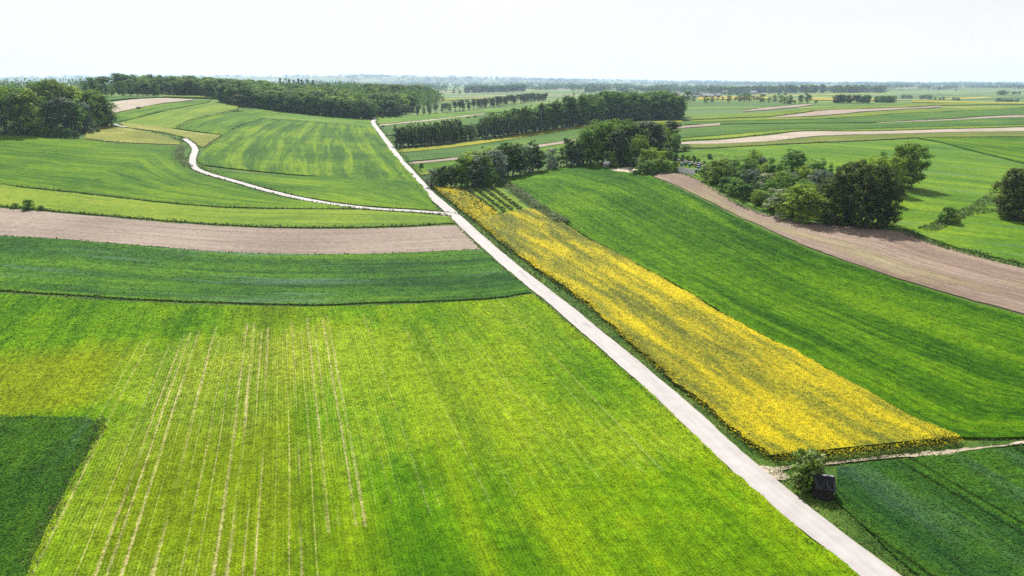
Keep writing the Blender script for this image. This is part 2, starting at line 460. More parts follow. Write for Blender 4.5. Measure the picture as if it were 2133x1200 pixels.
def ground_mat():
    """grass near; far off a patchwork of long narrow strip fields"""
    k = NT('open_farmland'); pos = k.pos(); p = k.sep(pos)
    wx = k.math('MULTIPLY', k.math('SUBTRACT', k.noise(pos, 0.0016, 2), 0.5), 420)
    w = k.math('ADD', k.math('ADD', p[1], k.math('MULTIPLY', p[0], -0.12)), wx)
    w2 = k.math('ADD', w, k.math('MULTIPLY', k.noise(k.comb(0.0, k.math('MULTIPLY', w, 0.006), 0.0), 1.0, 2), 160))
    band = k.math('FLOOR', k.math('DIVIDE', w2, 38.0))
    wb = k.white(k.comb(band, 4.0, 2.0))
    cell = k.math('FLOOR', k.math('DIVIDE', k.math('ADD', p[0], k.math('MULTIPLY', wb, 900)), k.math('ADD', 420, k.math('MULTIPLY', wb, 900))))
    rr = k.white(k.comb(band, cell, 7.0))
    kk = k.n('ShaderNodeValToRGB'); kk.color_ramp.interpolation = 'CONSTANT'
    e = kk.color_ramp.elements
    stops = [(0, (0.055, 0.125, 0.02)), (0.2, (0.085, 0.16, 0.022)), (0.38, (0.12, 0.19, 0.03)), (0.52, (0.065, 0.13, 0.03)),
             (0.64, (0.17, 0.21, 0.035)), (0.76, (0.09, 0.15, 0.045)), (0.86, (0.30, 0.25, 0.15)), (0.91, (0.10, 0.17, 0.025)), (0.955, (0.36, 0.30, 0.02))]
    while len(e) < len(stops): e.new(0.5)
    for i, (q, c) in enumerate(stops): e[i].position = q; e[i].color = (*c, 1)
    k.set(kk.inputs[0], rr)
    fr = k.math('FRACT', k.math('DIVIDE', w2, 38.0))
    edge = k.math('LESS_THAN', fr, 0.09)
    far = k.mix(k.math('MULTIPLY', edge, 0.6), kk.outputs[0], (0.03, 0.06, 0.015))
    g1 = k.noise(pos, 0.12, 4); g2 = k.noise(pos, 2.6, 3, 0.7)
    grass = k.ramp(k.math('ADD', k.math('MULTIPLY', g1, 0.6), k.math('MULTIPLY', g2, 0.4)), [(0.35, (0.03, 0.075, 0.012)), (0.5, (0.06, 0.125, 0.015)), (0.66, (0.13, 0.19, 0.03))])
    d = k.math('SQRT', k.math('ADD', k.math('MULTIPLY', p[0], p[0]), k.math('MULTIPLY', p[1], p[1])))
    col = k.mix(k.rangef(d, 560, 640, 0, 1), grass, far)
    big = k.noise(pos, 0.006, 3)
    v = k.rangef(big, 0.3, 0.7, 0.5, 0.76)
    col = k.mix(1.0, col, k.comb(v, v, v), 'MULTIPLY')
    return k.finish(col, 0.9, 0.08, k.bump(g2, 0.5, 0.2))
M['ground'] = ground_mat()

def road_mat():
    k = NT('pale_road'); uv = k.uv(); pos = k.pos()
    n = k.noise(pos, 0.6, 5, 0.65); s = k.noise(k.vscale(uv, (0.05, 1.2, 1)), 1.0, 3)
    x = k.sep(uv)
    c = k.ramp(k.math('ADD', k.math('MULTIPLY', n, 0.5), k.math('MULTIPLY', s, 0.5)), [(0.34, (0.215, 0.20, 0.195)), (0.5, (0.255, 0.24, 0.235)), (0.66, (0.29, 0.275, 0.27))])
    e = k.math('ABSOLUTE', x[1])
    dirt = k.math('MULTIPLY', k.rangef(k.math('ADD', e, k.math('MULTIPLY', n, 0.9)), 1.9, 2.5, 0, 1), 0.7)
    c = k.mix(dirt, c, (0.22, 0.17, 0.11))
    # patched stretches of darker surface
    pt = k.noise(k.vscale(uv, (0.07, 0.55, 1), (5.3, 1.2, 0)), 1.0, 1)
    c = k.mix(k.rangef(pt, 0.70, 0.74, 0, 0.5), c, (0.155, 0.135, 0.135))
    return k.finish(c, 0.85, 0.2, k.bump(k.noise(pos, 14, 2), 0.2, 0.02))
M['road'] = road_mat()
M['sand'] = soil_mat('sandy_track', (0.38, 0.31, 0.22), (0.62, 0.54, 0.43), 6)

# foliage
M['l_oak'] = leaf_mat('leaf_oak', (0.030, 0.075, 0.010), (0.060, 0.115, 0.012))
M['l_lime'] = leaf_mat('leaf_light', (0.070, 0.125, 0.012), (0.12, 0.17, 0.014))
M['l_birch'] = leaf_mat('leaf_birch', (0.030, 0.062, 0.012), (0.060, 0.098, 0.016), transl=0.3)
M['l_silver'] = leaf_mat('leaf_silver_willow', (0.065, 0.095, 0.065), (0.10, 0.13, 0.095), rough=0.45)
M['l_pine'] = leaf_mat('needle_pine', (0.020, 0.038, 0.014), (0.036, 0.050, 0.018), transl=0.1)
M['l_spruce'] = leaf_mat('needle_spruce', (0.012, 0.035, 0.016), (0.022, 0.05, 0.02), transl=0.1)
M['l_brown'] = leaf_mat('leaf_bronze', (0.030, 0.048, 0.008), (0.052, 0.070, 0.010), transl=0.28)
M['l_bush'] = leaf_mat('leaf_bush', (0.035, 0.085, 0.012), (0.075, 0.125, 0.022))
M['l_elder'] = leaf_mat('leaf_elder', (0.06, 0.11, 0.015), (0.09, 0.14, 0.02), blossom=(0.24, 0.27, 0.12))
M['l_blossom'] = leaf_mat('leaf_hawthorn', (0.05, 0.09, 0.02), (0.08, 0.12, 0.03), blossom=(0.30, 0.30, 0.24))
M['l_orchard'] = leaf_mat('leaf_currant', (0.025, 0.05, 0.016), (0.04, 0.068, 0.022))
M['l_forest'] = leaf_mat('leaf_forest', (0.032, 0.075, 0.012), (0.068, 0.115, 0.014), jitter=0.5)
M['l_far'] = leaf_mat('leaf_far_woods', (0.018, 0.042, 0.012), (0.034, 0.062, 0.014), jitter=0.4)
M['bark'] = plain_mat('bark', (0.075, 0.058, 0.042), 0.9, 0.4, 6)
M['bark_birch'] = plain_mat('bark_birch', (0.34, 0.32, 0.29), 0.8, 0.5, 5)
def verge_mat(name, a, b, c):
    k = NT(name); n = k.noise(k.pos(), 0.22, 3, 0.6)
    col = k.ramp(n, [(0.36, a), (0.5, b), (0.66, c)])
    v = k.math('ADD', 0.8, k.math('MULTIPLY', k.attr('rnd'), 0.35))
    return k.finish(k.mix(1.0, col, k.comb(v, v, v), 'MULTIPLY'), 0.7, 0.12, None, 0.3)
M['v_dark'] = verge_mat('grass_dark_verge', (0.020, 0.052, 0.010), (0.040, 0.078, 0.013), (0.08, 0.115, 0.022))
M['v_lush'] = verge_mat('grass_lush_verge', (0.034, 0.090, 0.018), (0.062, 0.135, 0.022), (0.11, 0.18, 0.035))
M['v_grey'] = verge_mat('weeds_grey_bank', (0.075, 0.12, 0.04), (0.13, 0.175, 0.07), (0.20, 0.235, 0.11))
M['v_meadow'] = verge_mat('grass_rough_meadow', (0.05, 0.10, 0.02), (0.085, 0.145, 0.028), (0.13, 0.185, 0.05))
M['v_weed'] = verge_mat('weeds_dry_margin', (0.03, 0.06, 0.012), (0.06, 0.08, 0.025), (0.14, 0.12, 0.06))
M['v_dry'] = verge_mat('grass_dry_verge', (0.10, 0.12, 0.03), (0.17, 0.17, 0.05), (0.30, 0.26, 0.10))

# ------------------------------------------------------------------ ground sheet
def ground():
    sx = np.linspace(-1, 1, 361); sy = np.linspace(0, 1, 381)
    X = 9500 * np.sinh(sx * 5.2) / math.sinh(5.2)
    Y = -160 + 17500 * np.sinh(sy * 5.0) / math.sinh(5.0)
    gx, gy = np.meshgrid(X, Y)
    gz = tz(gx, gy)
    n, m = gx.shape
    V = np.stack([gx.ravel(), gy.ravel(), gz.ravel()], 1)
    i = np.arange(n * m).reshape(n, m)
    F = np.stack([i[:-1, :-1], i[:-1, 1:], i[1:, 1:], i[1:, :-1]], -1).reshape(-1, 4)
    me = np_mesh('ground', V, F, smooth_faces=np.ones(len(F), bool))
    tag(link('ground', me, M['ground']), 'grassy base ground with strip fields running to the horizon', kind='structure')
ground()

FIELDS = {}
def lift(x, y, h): return h + 0.0006 * np.hypot(x, y)
def field_mesh(name, V2, F, uv, border, h, mat, label, store=None, skirt=None):
    """V2 xy of the top sheet; border = ordered vertex loop"""
    x, y = V2[:, 0], V2[:, 1]
    top = np.stack([x, y, tz(x, y) + lift(x, y, h)], 1)
    b = np.asarray(border)
    sk_t = top[b]; sk_b = sk_t.copy(); sk_b[:, 2] = tz(sk_b[:, 0], sk_b[:, 1]) - 0.4
    n = len(top); k = len(b)
    V = np.vstack([top, sk_t, sk_b])
    U = np.vstack([uv, uv[b], uv[b] + 0.4])
    j = np.arange(k); jn = (j + 1) % k
    S = np.stack([n + j, n + jn, n + k + jn, n + k + j], 1)
    sm = np.concatenate([np.ones(len(F), bool), np.zeros(k, bool)])
    me = np_mesh(name, V, [F, S], U, None, sm)
    me.materials.append(mat)
    if skirt is not None:
        me.materials.append(skirt); me.polygons.foreach_set('material_index', np.concatenate([np.zeros(len(F), np.int32), np.ones(k, np.int32)]))
    o = link(name, me)
    tag(o, label, kind='structure')
    if store: FIELDS[store] = (top, F, uv)
    return o
def wiggle(P, amp):
    s = np.concatenate([[0], np.cumsum(np.linalg.norm(np.diff(P, axis=0), axis=1))])
    t = np.gradient(P, axis=0); t /= np.linalg.norm(t, axis=1)[:, None] + 1e-9
    q = rng.uniform(0, 6, 4)
    w = (np.sin(s / 2.3 + q[0]) + np.sin(s / 5.1 + q[1]) + np.sin(s / 11.0 + q[2]) + 0.8 * rng.normal(size=len(s))) * amp
    w[0] = w[-1] = 0
    return P + np.stack([-t[:, 1], t[:, 0]], 1) * w[:, None]
def loft(name, A, B, mat, h, label, store=None, step=2.0, nv=None, amp=0.09, world=False, skirt=None):
    A = np.asarray(A, float) if world else ats(A)
    B = np.asarray(B, float) if world else ats(B)
    d = float(np.hypot(*A.mean(0)))
    step = max(step, d * 0.008)
    nu = int(np.clip(max(length(A), length(B)) / step, 6, 420))
    A = smooth(A, nu); B = smooth(B, nu)
    A = wiggle(A, amp * (1 + d / 400)); B = wiggle(B, amp * (1 + d / 400))
    wid = float(np.linalg.norm(A - B, axis=1).mean())
    if nv is None: nv = int(np.clip(wid / (step * 2), 3, 60))
    t = np.linspace(0, 1, nv)[None, :, None]
    G = A[:, None] * (1 - t) + B[:, None] * t
    mid = 0.5 * (A + B)
    u = np.concatenate([[0], np.cumsum(np.linalg.norm(np.diff(mid, axis=0), axis=1))])
    V2 = G.reshape(-1, 2)
    uv = np.stack(np.broadcast_arrays(u[:, None], (np.linspace(0, 1, nv) * wid)[None, :]), -1).reshape(-1, 2)
    i = np.arange(nu * nv).reshape(nu, nv)
    F = np.stack([i[:-1, :-1], i[1:, :-1], i[1:, 1:], i[:-1, 1:]], -1).reshape(-1, 4)
    a, b, c = V2[i[0, 0]], V2[i[1, 0]], V2[i[0, 1]]
    if (b[0]-a[0])*(c[1]-a[1]) - (b[1]-a[1])*(c[0]-a[0]) < 0: F = F[:, ::-1]
    border = np.concatenate([i[:, 0], i[-1, 1:], i[-2::-1, -1], i[0, -2:0:-1]])
    return field_mesh(name, V2, F, uv, border, h, mat, label, store, skirt)
def polyfield(name, P, mat, h, label, store=None, step=6.0, row_dir=0.0, bstep=1.5, amp=0.12):
    P = ats(P)
    out = []
    for a, b in zip(P, np.roll(P, -1, axis=0)):
        n = max(2, int(np.linalg.norm(b - a) / bstep))
        seg = a + (b - a) * np.linspace(0, 1, n, endpoint=False)[:, None]
        t = (b - a) / (np.linalg.norm(b - a) + 1e-9); nn = np.array([-t[1], t[0]])
        w = (np.sin(np.arange(n) * 0.9 + a[0]) + np.sin(np.arange(n) * 0.37) + rng.normal(size=n)) * amp; w[0] = 0
        out.append(seg + nn * w[:, None])
    Bp = np.vstack(out)
    lo, hi = Bp.min(0), Bp.max(0)
    gx, gy = np.meshgrid(np.arange(lo[0], hi[0], step), np.arange(lo[1], hi[1], step))
    G = np.stack([gx.ravel(), gy.ravel()], 1) + rng.uniform(-0.3, 0.3, (gx.size, 2)) * step
    x, y = G[:, 0], G[:, 1]; ins = np.zeros(len(G), bool)
    for a, b in zip(P, np.roll(P, -1, axis=0)):
        c = ((a[1] > y) != (b[1] > y)) & (x < (b[0]-a[0]) * (y-a[1]) / (b[1]-a[1] + 1e-12) + a[0]); ins ^= c
    G = G[ins]
    nb = len(Bp)
    pts = [Vector(p) for p in np.vstack([Bp, G])]
    vs_, es_, fs_, ov, oe, of = delaunay_2d_cdt(pts, [(i, (i + 1) % nb) for i in range(nb)], [], 1, 1e-4)
    V2 = np.array([(v[0], v[1]) for v in vs_])
    F = np.array([f for f in fs_ if len(f) == 3])
    a, b, c = V2[F[:, 0]], V2[F[:, 1]], V2[F[:, 2]]
    neg = (b[:, 0]-a[:, 0])*(c[:, 1]-a[:, 1]) - (b[:, 1]-a[:, 1])*(c[:, 0]-a[:, 0]) < 0
    F[neg] = F[neg][:, ::-1]
    ca, sa = math.cos(row_dir), math.sin(row_dir)         # u along rows: row_dir from +Y towards +X
    uv = np.stack([V2[:, 0] * sa + V2[:, 1] * ca, V2[:, 0] * ca - V2[:, 1] * sa], 1)
    mp = {}
    for i, o in enumerate(ov):
        for q in o: mp[q] = i
    border = [mp[i] for i in range(nb)]
    return field_mesh(name, V2, F, uv, border, h, mat, label, store)

# ------------------------------------------------------------------ roads
def ribbon(name, W, width, mat, label, h=0.1, step=1.2, rag=0.12, kind='structure'):
    n = int(length(W) / step) + 2
    P = smooth(W, n)
    t = np.gradient(P, axis=0); t /= np.linalg.norm(t, axis=1)[:, None]
    N = np.stack([t[:, 1], -t[:, 0]], 1)
    s = np.concatenate([[0], np.cumsum(np.linalg.norm(np.diff(P, axis=0), axis=1))])
    js = np.array([-1, -0.5, 0, 0.5, 1])
    rows = []
    for j in js:
        o = np.full(n, j * width / 2)
        if abs(j) == 1: o = o + (rng.normal(size=n) * 0.5 + np.sin(s / 3.1 + j) * 0.6 + np.sin(s / 8.7)) * rag
        rows.append(P + N * o[:, None])
    G = np.stack(rows, 1); V2 = G.reshape(-1, 2)
    V = np.stack([V2[:, 0], V2[:, 1], tz(V2[:, 0], V2[:, 1]) + h + 0.0006 * np.hypot(V2[:, 0], V2[:, 1])], 1)
    uv = np.stack(np.broadcast_arrays(s[:, None], (js * width / 2)[None]), -1).reshape(-1, 2)
    i = np.arange(n * 5).reshape(n, 5)
    F = np.stack([i[:-1, :-1], i[:-1, 1:], i[1:, 1:], i[1:, :-1]], -1).reshape(-1, 4)
    o = link(name, np_mesh(name, V, F, uv, None, np.ones(len(F), bool)), mat)
    tag(o, label, kind=kind)
    return P
MAIN = [(1985, 1330), (1829, 1200), (1658, 1067), (1541, 967), (1420, 853), (1325, 770), (1240, 700), (1155, 627), (1056, 549), (1006, 505),
        (962, 464), (922, 428), (887, 396), (847, 350), (817, 311), (794, 280), (780, 262), (777, 254), (781, 249), (777, 243)]
SIDE = [(950, 452), (925, 446), (860, 441), (780, 436), (700, 427), (620, 413.5), (560, 399), (500, 382), (440, 365), (411, 354), (401, 343), (402, 329), (407, 314), (399, 301), (384, 290)]
main_w = ats(MAIN)
main_P = ribbon('main_road', main_w, 3.45, M['road'], 'pale straight farm road running from foreground to the forest', rag=0.09)
side_P = ribbon('side_road', ats(SIDE), 2.9, M['road'], 'narrow pale lane curving off the main road between fields', h=0.12)
ribbon('side_road', ats([(236, 261), (250, 264.5), (264, 267)]), 2.4, M['road'], 'short visible stretch of pale lane beside the left wood', h=0.4)
ribbon('field_path', ats([(1612, 985), (1650, 972), (1730, 966), (1850, 952), (1985, 940.5), (2060, 933), (2133, 926), (2350, 905)]), 0.5, M['sand'], 'sandy wheel track along the end of the yellow field', h=0.13, rag=0.22)
ribbon('field_path', ats([(1930, 955), (1985, 948), (2030, 944), (2060, 941)]), 0.45, M['sand'], 'short second rut of sandy track', h=0.16, rag=0.18)
ribbon('bare_track', ats([(1500, 862), (1540, 892), (1580, 922), (1598, 942)]), 0.7, M['sand'], 'bare strip of earth beside the yellow field', h=0.13, rag=0.2)
ribbon('bare_earth', ats([(1583, 985), (1606, 988), (1630, 984)]), 2.2, M['sand'], 'bare sandy junction of the path with the main road', h=0.09, rag=0.4)
ribbon('bare_earth', ats([(902, 441), (925, 448), (950, 460)]), 2.0, M['sand'], 'worn sandy edge where the lane joins the main road', h=0.07, rag=0.4)
ribbon('bare_earth', ats([(1288, 353), (1305, 356), (1325, 358)]), 9.0, M['sand'], 'heap of bare earth by the wood edge', h=0.3, rag=0.5)

# ------------------------------------------------------------------ fields
ROW = math.atan((588 - 1066.5) / FPX * cP)
polyfield('barley_field', [(-260, 600), (0, 614), (200, 627), (420, 637), (640, 641), (800, 638), (950, 631), (1060, 624), (1108, 615), (1128, 629), (1212, 699), (1296, 770),
    (1388, 852), (1508, 968), (1625, 1070), (1790, 1202), (1940, 1330), (-420, 1330)], M['f_near'], 0.10, 'sparse yellow green barley field with pale bare drill rows', 'near', 6, ROW)
polyfield('dark_crop_field', [(-300, 864), (0, 870), (120, 872), (170, 874), (196, 878), (208, 890), (203, 906), (188, 930), (160, 982), (146, 1008), (105, 1085), (70, 1160), (20, 1270), (-300, 1300)],
    M['f_dark'], 0.15, 'dark green crop plot cut into the barley field', 'dark', 5, ROW)
F2t = [(-300, 478), (0, 494), (130, 501), (280, 513), (430, 525), (560, 531), (700, 532), (850, 529), (985, 522), (1006, 523)]
F2b = [(-300, 588), (0, 606), (200, 620), (420, 631), (640, 636), (800, 632), (950, 627), (1050, 620), (1106, 611)]
loft('wheat_field', F2b, F2t, M['f_blue'], 0.22, 'bluish green wheat strip below the rosy ploughed strip', 'blue')
F3t = [(-300, 412), (0, 435), (150, 448), (300, 461), (430, 471), (560, 477), (700, 479), (850, 475), (945, 471), (957, 472)]
F3b = [(x, y - 1) for x, y in F2t[:-1]] + [(1000, 521)]
loft('ploughed_field', F3b, F3t, M['soil_pink'], 0.12, 'rosy ploughed strip running to the main road', 'plough1')
F4t = [(-300, 345), (0, 386), (80, 397), (170, 406), (300, 421), (430, 433), (520, 437.5), (620, 438.5), (735, 439), (800, 442), (860, 446), (935, 453)]
F4b = [(-300, 408), (0, 431), (150, 444), (300, 457), (430, 467.5), (560, 474), (700, 475.5), (850, 472), (948, 466)]
loft('meadow_field', F4b, F4t, M['f_light'], 0.2, 'pale yellow green meadow strip with a lone dark bush', 'light')
F5b = [(-300, 341), (0, 384), (80, 394), (170, 403), (300, 418), (430, 430), (520, 434), (620, 436), (740, 436)]
F5t = [(-300, 262), (0, 281), (60, 284), (110, 290), (180, 293.5), (250, 301), (330, 304.5), (368, 307), (370, 325), (380, 345), (400, 359), (440, 372), (500, 389), (560, 405.5), (640, 421), (720, 432)]
loft('barley_field', F5b, F5t, M['f_mid'], 0.2, 'green barley field below the left wood, lying along the narrow lane', 'mid')
loft('meadow_field', [(178, 290), (250, 297.5), (330, 301), (372, 303)], [(180, 275), (215, 263), (250, 267), (300, 274), (345, 286), (378, 298)], M['f_dry'], 0.2, 'small dry pale meadow wedge behind the barley', 'dry')
loft('meadow_field', [(262, 267), (300, 271), (350, 279), (395, 292), (415, 306), (424, 308)], [(250, 258), (300, 262), (340, 266), (380, 273), (430, 280), (462, 283)], M['f_dry'], 0.2, 'dry wedge of grass above the lane bend')
loft('meadow_field', [(248, 258), (300, 262), (340, 266), (366, 268), (400, 251), (440, 241), (497, 229)], [(250, 257), (290, 246.5), (350, 232), (390, 224), (430, 217), (455, 214.5), (499, 219)], M['f_light'], 0.2, 'light yellow green slope below the forest edge')
loft('crop_strip', [(244, 256), (290, 245), (350, 230.5), (390, 222.5), (430, 216)], [(232, 240), (280, 229.5), (340, 218), (400, 211.5), (440, 210.5)], M['f_mid'], 0.3, 'green strip curving below the beige ploughed strip')
loft('ploughed_field', [(228, 239), (280, 228), (340, 216.5), (400, 210)], [(224, 216), (285, 208), (345, 206), (405, 208)], M['soil_beige'], 0.25, 'beige ploughed strip beyond the left wood')
loft('crop_strip', [(222, 212), (285, 206.5), (345, 205), (455, 207)], [(222, 203), (300, 203), (380, 203.5), (455, 204)], M['f_far1'], 0.6, 'thin dark green strip at the foot of the far woods')
loft('crop_strip', [(340, 204.6), (455, 206.5)], [(340, 203), (455, 203.4)], M['f_far2'], 1.2, 'thin yellow strip at the foot of the far woods')
# big wavy field between the two roads
loft('barley_field', [(418, 345), (414, 331), (425, 314), (448, 296), (465, 283.5), (505, 262), (545, 248), (588, 236.5)], [(871, 381), (843, 349), (812, 312), (790, 282), (777, 264), (772, 256), (770, 251)],
     M['f_wavy'], 0.3, 'wavy green barley field on the slope between road and lane', 'wavy')
loft('barley_field', [(420, 349), (440, 361.5), (500, 378.5), (560, 395), (620, 409.5), (700, 423), (780, 432), (860, 437.5), (914, 442)], [(419, 346.5), (500, 362), (600, 368), (700, 371), (800, 374), (868, 380), (905, 430)],
     M['f_mid'], 0.3, 'headland strip of barley along the curved lane', 'head')
loft('barley_field', [(465, 283), (480, 273), (510, 259), (548, 246.5), (588, 236)], [(367, 269), (400, 252), (440, 242), (497, 230), (535, 227.5)], M['f_mid'], 0.3, 'green shoulder of the slope beside the lone tree')
loft('meadow_field', [(545, 247), (600, 251), (690, 258), (776, 266)], [(590, 236.5), (650, 242), (700, 246), (770, 251.5)], M['f_meadow'], 0.37, 'pale green band along the forest edge')
# right of the road
RAPE_L = [(1604, 957), (1562, 932), (1480, 858), (1397, 790), (1330, 733), (1233, 645), (1150, 585), (1060, 520), (1000, 471), (945, 427), (903, 394)]
RAPE_R = [(1994, 917), (1900, 876), (1830, 838), (1700, 765), (1540, 678), (1430, 614), (1330, 558), (1210, 492), (1172, 468), (1112, 440), (1086, 441)]
rapeA = ats(RAPE_L[:9] + [(985, 459)]); rapeB = ats(RAPE_R[:10] + [(1100, 439)])
loft('rapeseed_field', rapeA, rapeB, M['rape'], 0.55, 'flowering yellow rapeseed field beside the pale road', 'rape', world=True, amp=0.14, step=1.0, skirt=M['stalk'])
loft('rapeseed_field', [(986, 461), (945, 427.5), (903, 394.5)], [(1040, 447.5), (1000, 421), (956, 392.5)], M['rape'], 0.5, 'narrow yellow tongue of rapeseed beside the orchard', 'rape2', skirt=M['stalk'])
loft('orchard_ground', [(1032, 445.5), (1000, 421), (958, 392.5)], [(1104, 437.5), (1070, 414), (1030, 388)], M['f_light'], 0.15, 'mown grass under the orchard rows')
loft('wheat_field', [(2420, 893), (2200, 912), (2000, 917), (1904, 874), (1834, 836), (1704, 763), (1544, 676), (1434, 612), (1334, 556), (1214, 490), (1178, 466), (1130, 436), (1092, 404), (1056, 380)],
     [(2720, 850), (2600, 800), (2420, 745), (2290, 712), (2133, 664), (2000, 627), (1850, 580), (1700, 529), (1560, 468), (1440, 408), (1358, 370), (1300, 357), (1215, 344.5), (1110, 362)],
     M['f_bright'], 0.28, 'bright green wheat field beside the yellow rapeseed', 'bright')
loft('ploughed_field', [(2420, 738), (2290, 704), (2133, 656), (2000, 620), (1850, 574), (1700, 522), (1560, 461), (1440, 402), (1360, 368)],
     [(2420, 622), (2290, 592), (2133, 561), (2000, 527), (1930, 505), (1880, 486), (1740, 470), (1620, 455), (1540, 428), (1480, 390), (1430, 367), (1385, 359)], M['soil_warm'], 0.15, 'warm brown ploughed strip below the right grove', 'plough2')
polyfield('dark_crop_field', [(1742, 977), (1800, 969), (1950, 953), (2133, 935), (2560, 892), (2560, 1330), (2060, 1330), (1945, 1232), (1840, 1140), (1775, 1078), (1738, 1040)],
    M['f_right'], 0.22, 'dark bluish green cereal field past the path', 'right', 5, R(-20))
polyfield('meadow_field', [(1400, 322), (1500, 311), (1640, 303), (1850, 293.5), (1908, 291), (1960, 300), (2020, 316), (2133, 344), (2420, 412), (2420, 612), (2290, 582), (2133, 553), (2000, 520), (1885, 480), (1740, 466), (1620, 450), (1560, 430), (1490, 388), (1440, 362)],
    M['f_meadow'], 0.2, 'soft green meadow slope behind the right grove', 'meadow', 9, R(-62), 4)
loft('crop_field', [(1914, 290), (1965, 299), (2024, 315), (2133, 342), (2420, 410)], [(1916, 288.5), (1990, 288), (2133, 288), (2250, 291), (2420, 298)], M['f_mid'], 0.4, 'darker green field along the meadow top')
STR = [  # bottom edge, top edge, material, label
    ([(1412, 310), (1500, 309), (1640, 301), (1760, 295.5), (1850, 291.5), (1910, 288), (2133, 286), (2420, 288)], [(1440, 302), (1510, 301), (1600, 297), (1690, 287), (1760, 283.5), (1900, 280), (2133, 276), (2420, 273)], 'f_olive', 'olive strip under the long pale ploughed strip'),
    ([(1418, 302), (1500, 301), (1600, 296), (1690, 285.5), (1760, 282.5), (1900, 279), (2133, 275), (2420, 271)], [(1418, 298), (1500, 293.5), (1600, 284), (1670, 275.5), (1780, 275.5), (1900, 273), (2133, 267), (2420, 262)], 'soil_beige', 'long pale ploughed strip curving over the rise'),
    ([(1420, 294), (1520, 289), (1600, 280), (1670, 273.5), (1800, 274), (2000, 269), (2133, 265), (2420, 260)], [(1420, 290), (1500, 284), (1593, 275.5), (1650, 271), (1780, 271), (2000, 265), (2133, 262), (2420, 257)], 'f_light', 'thin light green strip above the ploughed strip'),
    ([(1415, 289), (1500, 283), (1593, 275), (1650, 270), (1780, 270.3), (2000, 264.5), (2133, 261), (2420, 256)], [(1420, 272), (1500, 263), (1593, 260), (1800, 258.5), (1900, 255), (2000, 251), (2133, 246), (2420, 240)], 'f_far1', 'broad green strip on the far rise'),
    ([(1826, 258.5), (1900, 255), (2000, 251), (2133, 245.5), (2420, 239)], [(1826, 257), (1900, 253), (2000, 248.5), (2133, 241), (2420, 232)], 'soil_far', 'thin brown ploughed strip on the far rise'),
    ([(1424, 261), (1593, 258), (1800, 256.5), (1900, 252), (2000, 247), (2133, 240), (2420, 232)], [(1424, 256), (1593, 252), (1700, 250), (1850, 240), (2000, 233), (2133, 226), (2420, 218)], 'f_far1', 'dark green strip along the far rise'),
    ([(1440, 255), (1593, 251), (1700, 249), (1850, 239), (2000, 232), (2133, 225)], [(1440, 252), (1593, 247.5), (1680, 245), (1760, 240), (1900, 230), (2050, 224.5), (2133, 221)], 'f_far2', 'yellow green strip over the far rise'),
    ([(1605, 247), (1680, 243.5), (1760, 237.5), (1850, 230.5), (1960, 223.5)], [(1605, 246.2), (1660, 239), (1720, 231), (1850, 226.5), (1960, 221.5)], 'soil_far', 'narrow brown strip tapering on the far rise'),
    ([(1440, 250), (1593, 244), (1650, 238), (1720, 230), (1850, 225.5), (1960, 220.5), (2133, 218.5)], [(1440, 246), (1593, 236), (1650, 230), (1740, 224), (1900, 218), (2133, 214.5)], 'f_far2', 'light green strip cresting the far rise'),
    ([(1548, 234), (1620, 227.5), (1692, 219.5)], [(1555, 231.5), (1620, 223.5), (1692, 217.5)], 'soil_far', 'small brown wedge on the far rise'),
    ([(1455, 209), (1540, 207.5), (1600, 207)], [(1455, 203), (1540, 202), (1600, 202.5)], 'f_yellow', 'yellow rapeseed strip behind the thin tree row'),
    ([(1680, 209), (1760, 210), (1850, 211)], [(1680, 204), (1760, 204.5), (1850, 206)], 'f_yellow', 'yellow strip behind the small far copse'),
    ([(1900, 214), (2000, 215), (2133, 217)], [(1900, 211), (2000, 212.2), (2133, 214.5)], 'f_yellow', 'faint yellow strip at the edge of the far rise'),
    ([(830, 320), (900, 313), (1000, 301), (1100, 286), (1200, 270), (1290, 259), (1420, 256.5)], [(834, 312), (900, 306.5), (1000, 294), (1100, 277.5), (1200, 263), (1290, 254), (1420, 252.5)], 'f_yellow2', 'yellow green strip in front of the birch wood'),
    ([(842, 338), (950, 328), (1060, 311), (1170, 295), (1240, 283), (1330, 270), (1420, 263)], [(833, 321), (900, 314), (1000, 302), (1100, 287), (1200, 271), (1290, 260), (1420, 257.5)], 'f_far1', 'green strip crossing in front of the birch wood'),
    ([(854, 344), (950, 334), (1060, 317), (1170, 301), (1240, 289), (1330, 277), (1420, 268), (1500, 262)], [(850, 340), (950, 329.5), (1060, 312.5), (1170, 296), (1240, 284.5), (1330, 272), (1420, 264), (1500, 258)], 'soil_far', 'narrow brown strip crossing behind the grove'),
    ([(874, 364), (950, 354), (1100, 332), (1200, 312), (1320, 296), (1412, 288)], [(855, 345), (950, 335), (1060, 318), (1170, 302), (1240, 290), (1330, 278), (1412, 270)], 'f_mid', 'green strip just behind the grove'),
    ([(876, 367), (892, 365), (912, 362)], [(874, 363), (890, 361), (908, 358.5)], 'f_yellow', 'small yellow patch behind the first shrubs'),
    ([(802, 284), (900, 271), (1000, 259), (1150, 247)], [(792, 264), (900, 252), (1010, 239.5), (1150, 227)], 'f_far1', 'green strip behind the small birch stand'),
    ([(792, 263.5), (900, 252), (1010, 239)], [(790, 261), (900, 250), (1010, 237.6)], 'soil_beige', 'pale track line behind the small birch stand'),
    ([(788, 260), (900, 249.5), (1010, 237), (1150, 225)], [(783, 247), (900, 240), (1010, 231), (1150, 218)], 'f_meadow', 'pale green strip below the thin pine row'),
    ([(778, 242), (796, 241)], [(780, 236), (800, 235)], 'f_yellow', 'little yellow patch by the end of the forest'),
    ([(790, 221), (870, 215), (1000, 207), (1140, 203)], [(790, 219.5), (870, 211), (1000, 204), (1140, 200.5)], 'f_yellow2', 'faint yellow strip beyond the thin pine row'),
]
